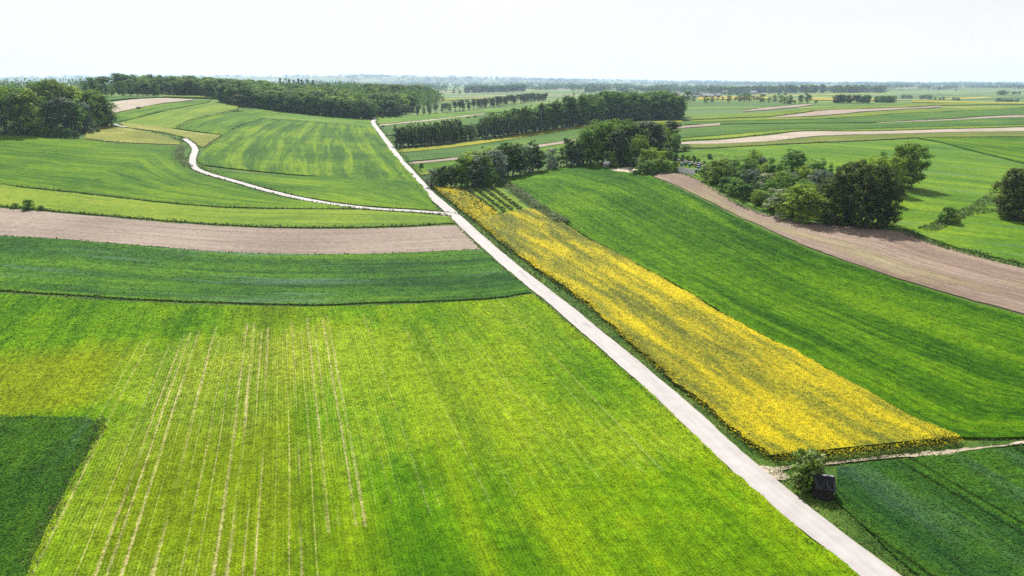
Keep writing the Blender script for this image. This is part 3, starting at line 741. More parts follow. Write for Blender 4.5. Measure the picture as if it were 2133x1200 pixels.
M['f_yellow2'] = crop_mat('crop_yellowing', (0.14, 0.19, 0.02), (0.23, 0.25, 0.02), (0.36, 0.32, 0.02), 15, wide=0.08)
for b, t, m, lab in STR:
    loft('ploughed_strip' if m.startswith('soil') else 'crop_strip', b, t, M[m], 0.25, lab)

# ------------------------------------------------------------------ crop plants
def scatter(key, name, dens, size, hgt, mat, label, far=260, ref=75, lo=0, tilt=(0.05, 0.5), pw=2.0, rnd_amp=1.0, sink=0.02, rows=None):
    top, F, uv = FIELDS[key]
    T = F if F.shape[1] == 3 else np.vstack([F[:, [0, 1, 2]], F[:, [0, 2, 3]]])
    a, b, c = top[T[:, 0]], top[T[:, 1]], top[T[:, 2]]
    area = 0.5 * np.linalg.norm(np.cross(b - a, c - a), axis=1)
    cen = (a + b + c) / 3
    d = np.hypot(cen[:, 0], cen[:, 1])
    inview = (np.abs(cen[:, 0]) < 0.86 * cen[:, 1] + 14) & (cen[:, 1] > 36) & (d > lo)
    q = dens * np.clip(ref / d, 0, 1.4) ** pw * np.clip((far - d) / (far * 0.25), 0, 1) * inview
    cnt = rng.poisson(area * q)
    idx = np.repeat(np.arange(len(T)), cnt); n = len(idx)
    if n == 0: return
    r1 = np.sqrt(rng.random(n)); r2 = rng.random(n)
    w = np.stack([1 - r1, r1 * (1 - r2), r1 * r2], 1)[:, :, None]
    P = (np.stack([a[idx], b[idx], c[idx]], 1) * w).sum(1)
    U = (np.stack([uv[T[idx, 0]], uv[T[idx, 1]], uv[T[idx, 2]]], 1) * w).sum(1)
    if rows:                                   # plants stand in drill rows
        sp, rd = rows
        dv = (np.round(U[:, 1] / sp) * sp + rng.normal(size=n) * 0.045) - U[:, 1]
        dv[rng.random(n) < 0.62] = 0
        P[:, 0] += dv * math.cos(rd); P[:, 1] -= dv * math.sin(rd); U[:, 1] += dv
    cards(name, P, U, size * np.clip(np.hypot(P[:, 0], P[:, 1]) / ref, 0.8, 3.5), hgt, mat, label, tilt, rnd_amp, sink)
def cards(name, P, U, size, hgt, mat, label, tilt, rnd_amp, sink, parent=None, kind='stuff'):
    n = len(P)
    th = rng.uniform(0, 2 * math.pi, n); ti = rng.uniform(tilt[0], tilt[1], n)
    dx = np.stack([np.cos(th), np.sin(th), np.zeros(n)], 1)
    fw = np.stack([-np.sin(th) * np.cos(ti), np.cos(th) * np.cos(ti), np.sin(ti)], 1)
    s = (size * rng.uniform(0.6, 1.4, n))[:, None]
    base = P + np.stack([np.zeros(n), np.zeros(n), rng.uniform(-sink, hgt, n)], 1)
    A = base - dx * s * 0.5; B = base + dx * s * 0.5; Cc = base + fw * s * 1.15 + dx * s * rng.uniform(-.3, .3, (n, 1))
    V = np.stack([A, B, Cc], 1).reshape(-1, 3)
    Fc = np.arange(3 * n).reshape(n, 3)
    rn = np.repeat(rng.uniform(-1, 1, n) * rnd_amp, 3)
    UU = np.repeat(U, 3, axis=0)
    o = link(name, np_mesh(name, V, Fc, UU, rn), mat, parent)
    if kind: tag(o, label, 'crop' if parent is None else None, None, kind)
    return o
scatter('near', 'barley_plants', 95, 0.095, 0.04, M['f_near'], 'short barley shoots covering the sparse near field', 190, 62, rows=(0.36, ROW))
scatter('dark', 'crop_plants', 60, 0.12, 0.08, M['f_dark'], 'leafy plants covering the dark crop plot', 170, 62)
scatter('right', 'cereal_plants', 60, 0.12, 0.08, M['f_right'], 'leafy plants covering the dark bluish cereal field', 230, 62)
scatter('blue', 'wheat_plants', 16, 0.14, 0.05, M['f_blue'], 'wheat leaves covering the bluish strip', 300, 100)
scatter('bright', 'wheat_plants', 16, 0.14, 0.05, M['f_bright'], 'wheat leaves covering the bright green field', 300, 100)
scatter('rape', 'rapeseed_flowers', 60, 0.10, 0.22, M['rape'], 'yellow rapeseed flower heads covering the long field', 380, 80, tilt=(0.0, 0.7))
scatter('rape2', 'rapeseed_flowers', 30, 0.2, 0.3, M['rape'], 'yellow rapeseed flower heads on the narrow tongue', 480, 80, tilt=(0.0, 0.7))
scatter('plough1', 'soil_clods', 3, 0.13, 0.0, M['soil_pink'], 'clods scattered over the rosy ploughed strip', 300, 110, tilt=(0, 0.5))
scatter('plough2', 'soil_clods', 3, 0.13, 0.0, M['soil_warm'], 'clods scattered over the warm brown ploughed strip', 330, 110, tilt=(0, 0.5))

# verges, banks and hedgerow weeds
def verge(W, width, height, mat, label, dens=9.0, name='grass_verge', world=False, off=0.0, gap=0.0, cat='grass'):
    W = np.asarray(W) if world else ats(W)
    n0 = int(length(W) / 1.0) + 4
    P = smooth(W, n0)
    t = np.gradient(P, axis=0); t /= np.linalg.norm(t, axis=1)[:, None] + 1e-9
    N = np.stack([t[:, 1], -t[:, 0]], 1)
    seg = length(P) / (n0 - 1)
    sc = np.clip(np.hypot(P[:, 0], P[:, 1]) / 110, 0.5, 6)
    q = (sc[:-1] ** -1.4) * seg * width * dens * max(0.7, height)
    cnt = rng.poisson(q)
    i = np.repeat(np.arange(n0 - 1), cnt); n = len(i); k = i + rng.random(n); f = (k - i)[:, None]
    c = P[i] * (1 - f) + P[i + 1] * f
    lump = 0.7 + 0.25 * np.sin(k / 3.7 + 1) * np.sin(k / 9.1) + 0.12 * np.sin(k / 1.7)
    across = rng.uniform(-1, 1, n)
    if gap:
        keep = np.sin(k / 6.3) + np.sin(k / 2.9 + 2) + rng.normal(size=n) * .3 > -1.4 + gap; 
    else: keep = np.ones(n, bool)
    X = c + N[i] * (off + across * width / 2)[:, None]
    prof = np.sqrt(np.clip(1 - across ** 2, 0, 1))
    s = 0.22 * np.minimum(sc[i], 2.0)
    z = tz(X[:, 0], X[:, 1]) + 0.0006 * np.hypot(X[:, 0], X[:, 1]) + rng.random(n) ** 0.6 * height * np.clip(lump, .25, 1.3) * prof
    Q = np.stack([X[:, 0], X[:, 1], z], 1)[keep]
    return cards(name, Q, (Q[:, :2] * 3.0) % 97.0, s[keep], 0.1, mat, label, (0.1, 1.3), 1.0, 0.1)
def off_line(P, o):
    t = np.gradient(P, axis=0); t /= np.linalg.norm(t, axis=1)[:, None]
    return P + np.stack([t[:, 1], -t[:, 0]], 1) * o
verge(F5b[:], 1.3, 0.55, M['v_grey'], 'weedy bank between green barley and pale meadow strip', 12)
verge([(x, y + 1.2) for x, y in F5b], 0.9, 0.45, M['v_dark'], 'dark grassy ledge at the foot of the weedy bank', 12)
verge([(x, y + 1.5) for x, y in F4b], 1.6, 0.95, M['v_dark'], 'dark grass bank above the rosy ploughed strip', 16)
verge([(x, y + 1.5) for x, y in F2b], 1.3, 0.55, M['v_dark'], 'dark grassy baulk between wheat strip and barley field', 14)
verge([(x, y + .5) for x, y in F2t], 0.9, 0.5, M['v_lush'], 'grassy fringe along the top of the wheat strip', 10)
m = main_P[np.hypot(main_P[:, 0], main_P[:, 1]) < 330]
verge(off_line(m, 3.2), 2.6, 0.35, M['v_lush'], 'lush ditch grass along the far side of the road', 15, world=True)
verge(off_line(m, 4.7), 1.2, 0.55, M['v_lush'], 'darker ditch weeds against the yellow field', 14, world=True)
verge(off_line(m, -2.35), 0.7, 0.3, M['v_lush'], 'low grass fringe along the barley side of the road', 16, world=True)
verge(off_line(m, 2.25), 0.4, 0.25, M['v_dry'], 'dry tufts on the road shoulder by the ditch', 14, world=True, gap=0.8)
mf = main_P[(np.hypot(main_P[:, 0], main_P[:, 1]) >= 330)]
verge(off_line(mf, 3.4), 2.6, 0.7, M['v_lush'], 'grass along the far stretch of the road', 12, world=True)
verge(off_line(side_P, -2.0), 1.2, 0.5, M['v_lush'], 'grass along the inner edge of the lane', 12, world=True)
verge(off_line(side_P, 2.0), 1.2, 0.5, M['v_lush'], 'grass along the outer edge of the lane', 12, world=True)
verge([(1740, 1035), (1778, 1082), (1843, 1143), (1950, 1236)], 2.2, 0.5, M['v_dark'], 'rough grass between road and dark cereal field', 14)
verge([(1640, 985), (1700, 973), (1800, 962), (1900, 952), (2133, 931), (2350, 910)], 1.1, 0.35, M['v_lush'], 'grass between sandy track and dark cereal field', 14, gap=0.5)
verge([(1610, 960), (1760, 955), (1900, 939), (1990, 924)], 1.8, 1.0, M['stalk'], 'bare green stalks at the end of the rapeseed field', 26)
verge([(x + 3, y - 1) for x, y in RAPE_L], 1.6, 1.15, M['rape'], 'uneven flowering edge of the rapeseed field along the ditch', 16, 'rapeseed_edge')
verge([(1606, 957), (1700, 954), (1800, 945), (1900, 933), (1995, 918)], 1.8, 1.2, M['rape'], 'uneven flowering end of the rapeseed field at the path', 26, 'rapeseed_edge')
verge(RAPE_L, 1.0, 0.8, M['stalk'], 'green stalks at the road side of the rapeseed field', 24)
verge([(198, 874), (213, 884), (188, 928), (149, 1002), (104, 1088), (68, 1165), (20, 1270)], 1.6, 0.45, M['v_weed'], 'weedy dry margin beside the dark crop plot', 20)
verge([(-300, 865), (0, 871), (120, 873), (200, 873)], 0.7, 0.4, M['v_lush'], 'grassy top margin of the dark crop plot', 16)
verge([(1998, 917), (2060, 921), (2133, 919), (2350, 900)], 1.0, 0.4, M['v_dark'], 'grass edge between bright wheat and sandy track', 12)
verge([(1886, 487), (1940, 508), (2000, 526), (2133, 558), (2290, 590)], 3.0, 1.5, M['v_dark'], 'tall weedy hedge bank between meadow and ploughed strip', 12, 'hedge_bank')
verge([(1480, 392), (1540, 430), (1600, 454)], 2.0, 1.0, M['v_lush'], 'grassy bank between grove and ploughed strip', 8)
verge([(1395, 362), (1432, 369), (1490, 396)], 0.6, 0.5, M['v_dark'], 'dark turf edge below the beehives', 12)
verge([(1040, 382), (1055, 387), (1090, 411), (1130, 440), (1176, 468)], 4.2, 1.9, M['v_grey'], 'tall grey green weed bank beside the bright wheat', 17, 'weed_bank')
verge([(1928, 482), (1960, 470), (1992, 452), (2030, 436), (2066, 414)], 4.5, 0.9, M['v_meadow'], 'rough weedy gully across the right meadow', 20, 'weed_bank')
verge([(1985, 458), (2030, 446), (2075, 440)], 4.0, 0.6, M['v_meadow'], 'rough grass by the dark willow in the meadow', 18)
verge([(120, 290), (180, 292.5), (250, 299.5), (330, 303.5), (380, 306)], 2.2, 1.2, M['v_grey'], 'weedy hedge line between barley and dry wedge', 14)
verge([(384, 305), (374, 318), (378, 335), (393, 350)], 4.5, 0.9, M['v_grey'], 'grey weedy bank at the lane bend', 26, 'weed_bank')
verge([(418, 344), (440, 357), (470, 364)], 2.6, 1.0, M['v_grey'], 'grey weedy bank below the wavy field', 12, 'weed_bank')
verge([(424, 312), (446, 296), (464, 283)], 2.8, 0.9, M['v_grey'], 'grey weedy bank on the flank of the wavy field', 10, 'weed_bank')
verge([(366, 268.5), (400, 252), (440, 242), (497, 230), (530, 226)], 4.5, 1.2, M['v_grey'], 'grey weed line running up to the lone tree', 10, 'weed_bank')
verge([(366, 269), (410, 275), (465, 283)], 1.2, 0.7, M['v_dark'], 'dark bank below the green shoulder', 10)
verge([(278, 271), (330, 280), (360, 288), (384, 300)], 2.4, 1.3, M['v_dark'], 'dark hedge hiding the lane', 12, 'hedge')
verge([(235, 240), (280, 229), (340, 217), (400, 210.5)], 2.2, 0.9, M['v_grey'], 'weedy baulk below the beige ploughed strip', 10)
verge([(247, 257), (290, 246), (350, 231.5), (390, 223.5), (430, 217)], 1.8, 0.7, M['v_grey'], 'weedy baulk above the light slope', 10)
FARV = [
    ([(1412, 311), (1500, 310), (1640, 302.3), (1760, 296.5), (1850, 292.5), (1905, 290), (2133, 288), (2420, 289)], 2.0, 1.0, 'v_dark', 'dark baulk under the olive strip'),
    ([(1440, 302), (1510, 301), (1600, 297), (1690, 286.5), (1760, 283.5), (1900, 280)], 1.3, 0.6, 'v_dark', 'thin weed line under the pale ploughed strip'),
    ([(1418, 296), (1500, 292), (1600, 282.5), (1670, 274.5), (1780, 274.8), (1900, 272), (2133, 266), (2420, 261)], 2.4, 1.2, 'v_dark', 'dark grassy baulk above the pale ploughed strip'),
    ([(1500, 283), (1593, 275), (1650, 270.3), (1780, 270.6), (2000, 264.6), (2133, 261.3), (2420, 256)], 2.2, 1.1, 'v_dark', 'dark baulk under the broad green strip'),
    ([(1826, 258.8), (1900, 255.3), (2000, 251.3), (2133, 245.8)], 1.8, 0.9, 'v_dark', 'dark baulk under the thin brown strip'),
    ([(1640, 236), (1700, 227.5), (1760, 223.5), (1900, 219)], 2.4, 1.3, 'v_dark', 'dark baulk cresting the far rise'),
    ([(1610, 245), (1660, 239), (1720, 231), (1850, 226.5), (1960, 221.5)], 2.4, 1.3, 'v_dark', 'dark baulk above the tapering brown strip'),
    ([(1550, 231), (1620, 223), (1690, 217.2)], 2.6, 1.3, 'v_dark', 'dark baulk above the small brown wedge'),
    ([(860, 333), (950, 324.5), (1060, 308), (1150, 296)], 1.2, 0.9, 'v_dark', 'dotted row of plants in the green strip'),
    ([(858, 344.5), (950, 334.5), (1060, 317.5)], 1.0, 0.5, 'v_dark', 'thin dark line under the narrow brown strip'),
    ([(1914, 290.5), (1965, 299.5), (2024, 315.5), (2133, 343), (2420, 411)], 1.6, 0.6, 'v_dark', 'grassy line between meadow and darker field'),
    ([(835, 309), (900, 306), (960, 300)], 2.2, 0.8, 'v_dark', 'undergrowth line below the small birch stand'),
]
for p, w, h, mt, lab in FARV: verge(p, w, h, M[mt], lab, 9)
verge([(1420, 330), (1470, 327), (1530, 330), (1580, 336)], 14, 1.2, M['v_grey'], 'rough tall weeds between apiary and meadow', 3.0, 'weeds')

# ------------------------------------------------------------------ trees
def env_radius(kind, h):
    if kind == 'round': return math.sqrt(max(0, 1 - ((h - 0.50) / 0.50) ** 2)) * 0.36
    if kind == 'tall': return math.sqrt(max(0, 1 - ((h - 0.52) / 0.49) ** 2)) * 0.24
    if kind == 'birch': return max(0.0, min(1, (1.0 - h) / 0.55)) ** 0.7 * min(1, max(0, (h - 0.06) / 0.2)) ** .6 * 0.17
    if kind == 'spruce': return max(0.02, (1.0 - h)) * 0.22 * (0.75 + 0.25 * math.sin(h * 46))
    if kind == 'pine': return math.sqrt(max(0, 1 - ((h - 0.68) / 0.33) ** 2)) * 0.24
    if kind == 'bush': return math.sqrt(max(0, 1 - ((h - 0.42) / 0.58) ** 2)) * 0.52
    if kind == 'cone': return max(0.0, 1 - h) ** 0.75 * 0.26 * min(1, (h + 0.02) / 0.1)
    if kind == 'full': return math.sqrt(max(0, 1 - ((h - 0.42) / 0.58) ** 2)) * 0.30
    return 0.3
LOW = {'round': 0.04, 'tall': 0.03, 'birch': 0.08, 'spruce': 0.05, 'pine': 0.36, 'bush': 0.0, 'cone': 0.02, 'full': 0.0}
def make_tree_meshes(name, kind, leaf, bark, seed, clumps=110, leaves=52, leaf_size=0.027, clump_r=0.085):
    g = np.random.default_rng(seed); rd = random.Random(seed)
    cen = []; lean = g.normal(size=2) * 0.02
    lobes = g.uniform(0, 6.28, 6)
    tries = 0
    sub = []
    if kind in ('round', 'full', 'tall', 'bush', 'pine'):
        nsub = {'round': 13, 'full': 17, 'tall': 13, 'bush': 9, 'pine': 8}[kind]
        while len(sub) < nsub:
            h = g.uniform(LOW[kind] + 0.08, 0.93); r = env_radius(kind, h)
            if g.random() > (r / 0.3) ** 0.8 + 0.15: continue
            a = g.uniform(0, 6.28); q = r * g.uniform(0.35, 0.85)
            sub.append((q * math.cos(a), q * math.sin(a), h, r * g.uniform(0.42, 0.66) + 0.02))
    while len(cen) < clumps and tries < 9000:
        tries += 1
        if sub and g.random() < 0.55:
            x, y, h, rr = sub[int(g.integers(len(sub)))]
            d = g.normal(size=3); d /= np.linalg.norm(d); d[2] = abs(d[2]) if g.random() < 0.7 else d[2]
            q = rr * g.random() ** 0.35
            z = h + d[2] * q * 1.15
            if z < LOW[kind] or z > 0.99: continue
            cen.append((x + d[0] * q + lean[0] * h, y + d[1] * q + lean[1] * h, z)); continue
        h = g.uniform(LOW[kind], 0.985); r = env_radius(kind, h)
        if r <= 0.012 or g.random() > (r / 0.3) ** 0.8 + 0.12: continue
        a = g.uniform(0, 2 * math.pi)
        lob = 1 + 0.20 * math.sin(2 * a + lobes[0] + 4 * h) + 0.14 * math.sin(3 * a + lobes[1] - 6 * h)
        q = r * lob * (g.random() ** 0.33) * (0.9 if sub else 1.0)
        cen.append((q * math.cos(a) + lean[0] * h, q * math.sin(a) + lean[1] * h, h))
    cen = np.array(cen); k = len(cen)
    cr = clump_r * g.uniform(0.6, 1.3, k)
    if kind in ('birch', 'spruce', 'cone'): cr *= 0.8
    nl = k * leaves
    ci = np.repeat(np.arange(k), leaves)
    d = g.normal(size=(nl, 3)); d /= np.linalg.norm(d, axis=1)[:, None]
    d[:, 2] = np.abs(d[:, 2]) * np.where(g.random(nl) < 0.72, 1, -1)
    rad = cr[ci] * (g.random(nl) ** 0.4)
    stretch = np.array([1, 1, 1.35 if kind == 'birch' else 0.8])
    P = cen[ci] + d * rad[:, None] * stretch
    P[:, 2] = np.clip(P[:, 2], 0.004, 1.03)
    nrm = d + g.normal(size=(nl, 3)) * 0.40 + np.array([0, 0, 0.6]); nrm /= np.linalg.norm(nrm, axis=1)[:, None]
    t1 = np.cross(nrm, g.normal(size=(nl, 3))); t1 /= np.linalg.norm(t1, axis=1)[:, None]
    t2 = np.cross(nrm, t1)
    s = (leaf_size * g.uniform(0.6, 1.4, nl))[:, None]
    V = np.stack([P - t1 * s * .6, P - t2 * s * 0.42, P + t1 * s * .6, P + t2 * s * 0.42], 1).reshape(-1, 3)
    F = np.arange(nl * 4).reshape(-1, 4)
    rn = np.repeat(np.clip(g.normal(size=k) * 0.35, -1, 1)[ci] + g.uniform(-.45, .45, nl), 4)
    crown = np_mesh(name + '_crown', V, F, None, rn); crown.materials.append(leaf)
    tb = MB()
    top_h = 0.8
    tr = 0.016 if kind in ('birch', 'tall', 'pine', 'spruce') else 0.022
    if kind == 'bush': tr, top_h = 0.03, 0.5
    pts = [(lean[0]*h + 0.006*math.sin(h*9+seed), lean[1]*h + 0.006*math.cos(h*7), h) for h in np.linspace(-0.03, top_h, 7)]
    tb.tube(pts, list(np.linspace(tr * 1.25, tr * 0.25, 7)), 7)
    for j in range(8):
        c = cen[rd.randrange(k)]
        h0 = max(0.06, c[2] * 0.62)
        b = Vector((lean[0]*h0, lean[1]*h0, h0)); e = Vector(c)
        tb.tube([b, b.lerp(e, 0.5) + Vector((0, 0, 0.015)), e], [tr * 0.5, tr * 0.32, tr * 0.1], 5)
    trunk = tb.mesh(name + '_trunk', bark)
    return crown, trunk
PROTO = {}
def proto(key, kind, leaf, bark='bark', n=2, **kw):
    PROTO[key] = [make_tree_meshes(key, kind, M[leaf], M[bark], hash_seed(key) + i * 17, **kw) for i in range(n)]
def hash_seed(s): return sum((i + 3) * ord(c) for i, c in enumerate(s)) % 9973
proto('oak', 'round', 'l_oak', n=3, clumps=120)
proto('lime', 'round', 'l_lime', n=2, clumps=120)
proto('tall', 'tall', 'l_oak', n=3, clumps=120)
proto('talllime', 'tall', 'l_lime', n=2, clumps=120)
proto('birch', 'birch', 'l_birch', 'bark_birch', n=4, clumps=70, leaves=44, leaf_size=0.026, clump_r=0.065)
proto('silver', 'round', 'l_silver', n=2, clumps=120)
proto('silverbush', 'bush', 'l_silver', n=1, clumps=70, leaf_size=0.04, clump_r=0.12)
proto('pine', 'pine', 'l_pine', n=3, clumps=46, clump_r=0.085)
proto('darkpine', 'tall', 'l_pine', n=2, clumps=120)
proto('spruce', 'spruce', 'l_spruce', n=2, clumps=60)
proto('bronze', 'full', 'l_brown', n=3, clumps=190, leaves=56, leaf_size=0.022, clump_r=0.065)
proto('full', 'full', 'l_oak', n=2, clumps=150, leaves=52, leaf_size=0.024)
proto('fulllime', 'full', 'l_lime', n=2, clumps=150, leaves=52, leaf_size=0.024)
proto('cone', 'cone', 'l_oak', n=2, clumps=70)
proto('conelime', 'cone', 'l_lime', n=2, clumps=70)
proto('bush', 'bush', 'l_bush', n=3, clumps=110, leaf_size=0.045, clump_r=0.13)
proto('limebush', 'bush', 'l_lime', n=2, clumps=110, leaf_size=0.045, clump_r=0.13)
proto('darkbush', 'bush', 'l_oak', n=2, clumps=110, leaf_size=0.045, clump_r=0.13)
proto('hawthorn', 'bush', 'l_blossom', n=2, clumps=60, leaf_size=0.04, clump_r=0.12)
proto('elder', 'bush', 'l_elder', n=1, clumps=190, leaves=70, leaf_size=0.045, clump_r=0.10)
proto('forest', 'round', 'l_forest', n=4, clumps=110, leaves=40, leaf_size=0.036, clump_r=0.105)
proto('currant', 'bush', 'l_orchard', n=2, clumps=22, leaves=26, leaf_size=0.09, clump_r=0.2)

def tree(name, x, y, height, key, label, group=None, wide=1.0, cat='tree', sink=0.0):
    crown, trunk = random.choice(PROTO[key])
    e = bpy.data.objects.new(name, None); C.objects.link(e)
    z = float(tz(x, y))
    e.location = (x, y, z - sink); e.empty_display_size = 0.5
    e.rotation_euler = (0, 0, random.uniform(0, 6.28))
    e.scale = (height * wide, height * wide, height)
    tag(e, label, cat, group)
    c = bpy.data.objects.new('crown', crown); C.objects.link(c); c.parent = e
    t = bpy.data.objects.new('trunk', trunk); C.objects.link(t); t.parent = e
    return e
def ptree(px, py, hpx, key, label, group=None, wide=1.0, name='broadleaf_tree', cat='tree'):
    x, y = at(px, py); z = float(tz(x, y))
    h = hpx * depth_of(x, y, z) / FPX
    return tree(name, x, y, h, key, label, group, wide, cat)

# --- left wood
G = 'trees of the wood beside the left barley field'
LW = [(-60, 281, 100, 'oak', 1), (-25, 280, 112, 'talllime', 1.2), (12, 281, 104, 'lime', .95), (45, 282, 84, 'full', 1.0), (72, 282, 92, 'talllime', 1.1), (100, 280, 70, 'full', 1.1),
      (30, 272, 90, 'oak', 1), (60, 268, 80, 'tall', 1.2), (88, 266, 88, 'oak', .9), (112, 268, 98, 'lime', .9), (140, 268, 98, 'lime', .95), (135, 280, 72, 'darkpine', 1.35),
      (160, 277, 66, 'oak', 1.0), (165, 268, 84, 'talllime', 1.2), (178, 274, 58, 'silver', .9), (192, 268, 78, 'oak', .8), (205, 265, 74, 'talllime', 1.3), (222, 264, 60, 'tall', 1.4), (218, 258, 54, 'lime', .9), (232, 263, 38, 'oak', 1.0)]
LAB = {'oak': 'dark green broadleaf tree in the left wood', 'lime': 'light green tall tree in the left wood', 'talllime': 'slender yellow green tree in the left wood', 'tall': 'slender dark tree in the left wood',
       'full': 'dark full bodied tree at the edge of the left wood', 'darkpine': 'very dark conical tree at the front of the left wood', 'silver': 'greyish tree at the corner of the left wood'}
for px, py, h, k, w in LW: ptree(px, py, h, k, LAB[k], G + ', ' + k.replace('talllime', 'slender light').replace('darkpine', 'dark conical'), w)
for i, (px, py, h) in enumerate([(75, 284, 18), (98, 285.5, 20), (120, 287, 22), (142, 288, 20), (160, 288, 16)]):
    ptree(px, py, h, 'darkbush', 'dark shrub in the low hedge fronting the left wood', 'shrubs fronting the left wood', 0.9, 'shrub', 'shrub')
ptree(190, 279, 12, 'silverbush', 'small grey shrub beside the dry meadow wedge', None, 1, 'shrub', 'shrub')
ptree(205, 276, 9, 'bush', 'small green shrub beside the dry meadow wedge', None, 1, 'shrub', 'shrub')

# --- forest on the hill
edge_px = [(458, 214), (490, 220), (530, 226), (565, 230), (600, 235), (650, 241), (700, 245.5), (745, 249), (772, 249)]
edge = smooth(ats(edge_px), 200)
spots = []
s = np.linspace(0, 199, 46).astype(int)
for i in s: spots.append((edge[i, 0] + random.uniform(-1, 1), edge[i, 1] + 5 + random.uniform(0, 3), 0))
pts = []
xs0, xs1 = edge[:, 0].min() - 10, edge[:, 0].max()
tries = 0
while len(pts) < 900 and tries < 60000:
    tries += 1
    x = random.uniform(xs0 - 110, xs1 + 16); y = random.uniform(edge[:, 1].min(), edge[:, 1].max() + 420)
    xe = min(max(x, edge[0, 0]), edge[-1, 0])
    j = int(np.argmin(np.abs(edge[:, 0] - xe)))
    ye = edge[j, 1] + (40 if x < edge[0, 0] else 0) + (30 if x > edge[-1, 0] else 0)
    if y < ye + 9: continue
    if all((x - a) ** 2 + (y - b) ** 2 > 6.0 ** 2 for a, b, *_ in pts): pts.append((x, y, y - ye))
pts.sort(key=lambda p: p[2])
front = pts[:225]; rest = pts[225:]
GF = 'trees at the near edge of the hill forest'
for x, y, q in spots:
    tree('forest_tree', x, y, random.uniform(11, 17), random.choice(['forest', 'full', 'full', 'oak']), 'broadleaf tree along the near edge of the hill forest', GF, random.uniform(1.0, 1.3))
for x, y, q in front:
    tree('forest_tree', x, y, random.uniform(13, 19), random.choice(['forest'] * 6 + ['lime', 'birch']), 'broadleaf tree standing inside the hill forest', 'trees inside the hill forest', random.uniform(1.0, 1.3))

# joined far woods
def crown_cloud(n_leaf, seed, kind):
    g = np.random.default_rng(seed)
    cl = 14; cen = []
    while len(cen) < cl:
        h = g.uniform(LOW[kind], .95); r = env_radius(kind, h)
        if g.random() < r / .3 + .1:
            a = g.uniform(0, 6.28); q = r * g.random() ** .4; cen.append((q*math.cos(a), q*math.sin(a), h))
    cen = np.array(cen); ci = g.integers(0, cl, n_leaf)
    d = g.normal(size=(n_leaf, 3)); d /= np.linalg.norm(d, axis=1)[:, None]; d[:, 2] = np.abs(d[:, 2]) * np.where(g.random(n_leaf) < .75, 1, -1)
    P = cen[ci] + d * 0.13 * (g.random(n_leaf) ** .3)[:, None] * np.array([1, 1, .85])
    nrm = d + g.normal(size=(n_leaf, 3)) * .5 + np.array([0, 0, .3]); nrm /= np.linalg.norm(nrm, axis=1)[:, None]
    t1 = np.cross(nrm, g.normal(size=(n_leaf, 3))); t1 /= np.linalg.norm(t1, axis=1)[:, None]; t2 = np.cross(nrm, t1)
    s = ((0.075 if n_leaf > 50 else 0.15) * g.uniform(.6, 1.4, n_leaf))[:, None]
    V = np.stack([P - t1*s*.6, P - t2*s*.45, P + t1*s*.6, P + t2*s*.45], 1).reshape(-1, 3)
    return V, np.clip(np.repeat(g.normal(size=cl)[ci] * .35, 4), -1, 1)
CLOUD = {k: [crown_cloud(n, 50 + i, kd) for i in range(4)] for k, n, kd in (('a', 120, 'round'), ('b', 60, 'round'), ('c', 34, 'round'))}
def far_wood(name, XYH, lod, mat, label, wide=1.0):
    VV, RR = [], []
    for x, y, h in XYH:
        V, r = CLOUD[lod][random.randrange(4)]
        a = random.uniform(0, 6.28); ca, sa = math.cos(a), math.sin(a)
        Q = np.stack([(V[:, 0]*ca - V[:, 1]*sa) * h * wide + x, (V[:, 0]*sa + V[:, 1]*ca) * h * wide + y, V[:, 2] * h + float(tz(x, y))], 1)
        VV.append(Q); RR.append(r + random.uniform(-.5, .5))
    V = np.vstack(VV); F = np.arange(len(V)).reshape(-1, 4)
    o = link(name, np_mesh(name, V, F, None, np.concatenate(RR)), mat)
    return tag(o, label, 'woodland', None, 'stuff')
far_wood('forest_canopy', [(x, y, random.uniform(13, 19)) for x, y, q in rest], 'a', M['l_forest'], 'closed canopy of the hill forest behind its front trees', 1.1)
for px, h in [(583, 16), (602, 14), (612, 12), (622, 17), (628, 14), (641, 15), (652, 10)]:
    x, y = azi(px, 1010 + random.uniform(-30, 30)); tree('spruce_tree', x, y, 24 + h * 0.2, 'spruce', 'dark pointed spruce rising above the hill forest skyline', 'spruces above the hill forest', 1.0)

# --- second forest block behind
e2 = smooth(ats([(770, 221), (800, 218), (835, 214), (866, 210)]), 60)
GB = 'trees of the forest block beyond the road end'
q2 = []
for i in range(0, 60, 3): q2.append((e2[i, 0], e2[i, 1] + 4))
tries = 0
while len(q2) < 70 and tries < 4000:
    tries += 1
    j = random.randrange(60); x = e2[j, 0] + random.uniform(-5, 5); y = e2[j, 1] + random.uniform(12, 190)
    if all((x-a)**2 + (y-b)**2 > 64 for a, b in q2): q2.append((x, y))
for x, y in q2: tree('forest_tree', x, y, random.uniform(17, 24), 'forest', 'broadleaf tree in the forest block beyond the road end', GB, 1.0)
far_wood('forest_canopy', [(random.uniform(e2[0, 0] - 130, e2[-1, 0] - 15), random.uniform(e2[:, 1].min() + 60, e2[:, 1].max() + 380), random.uniform(17, 24)) for _ in range(260)], 'a', M['l_forest'], 'canopy of the forest block beyond the road end', 1.1)

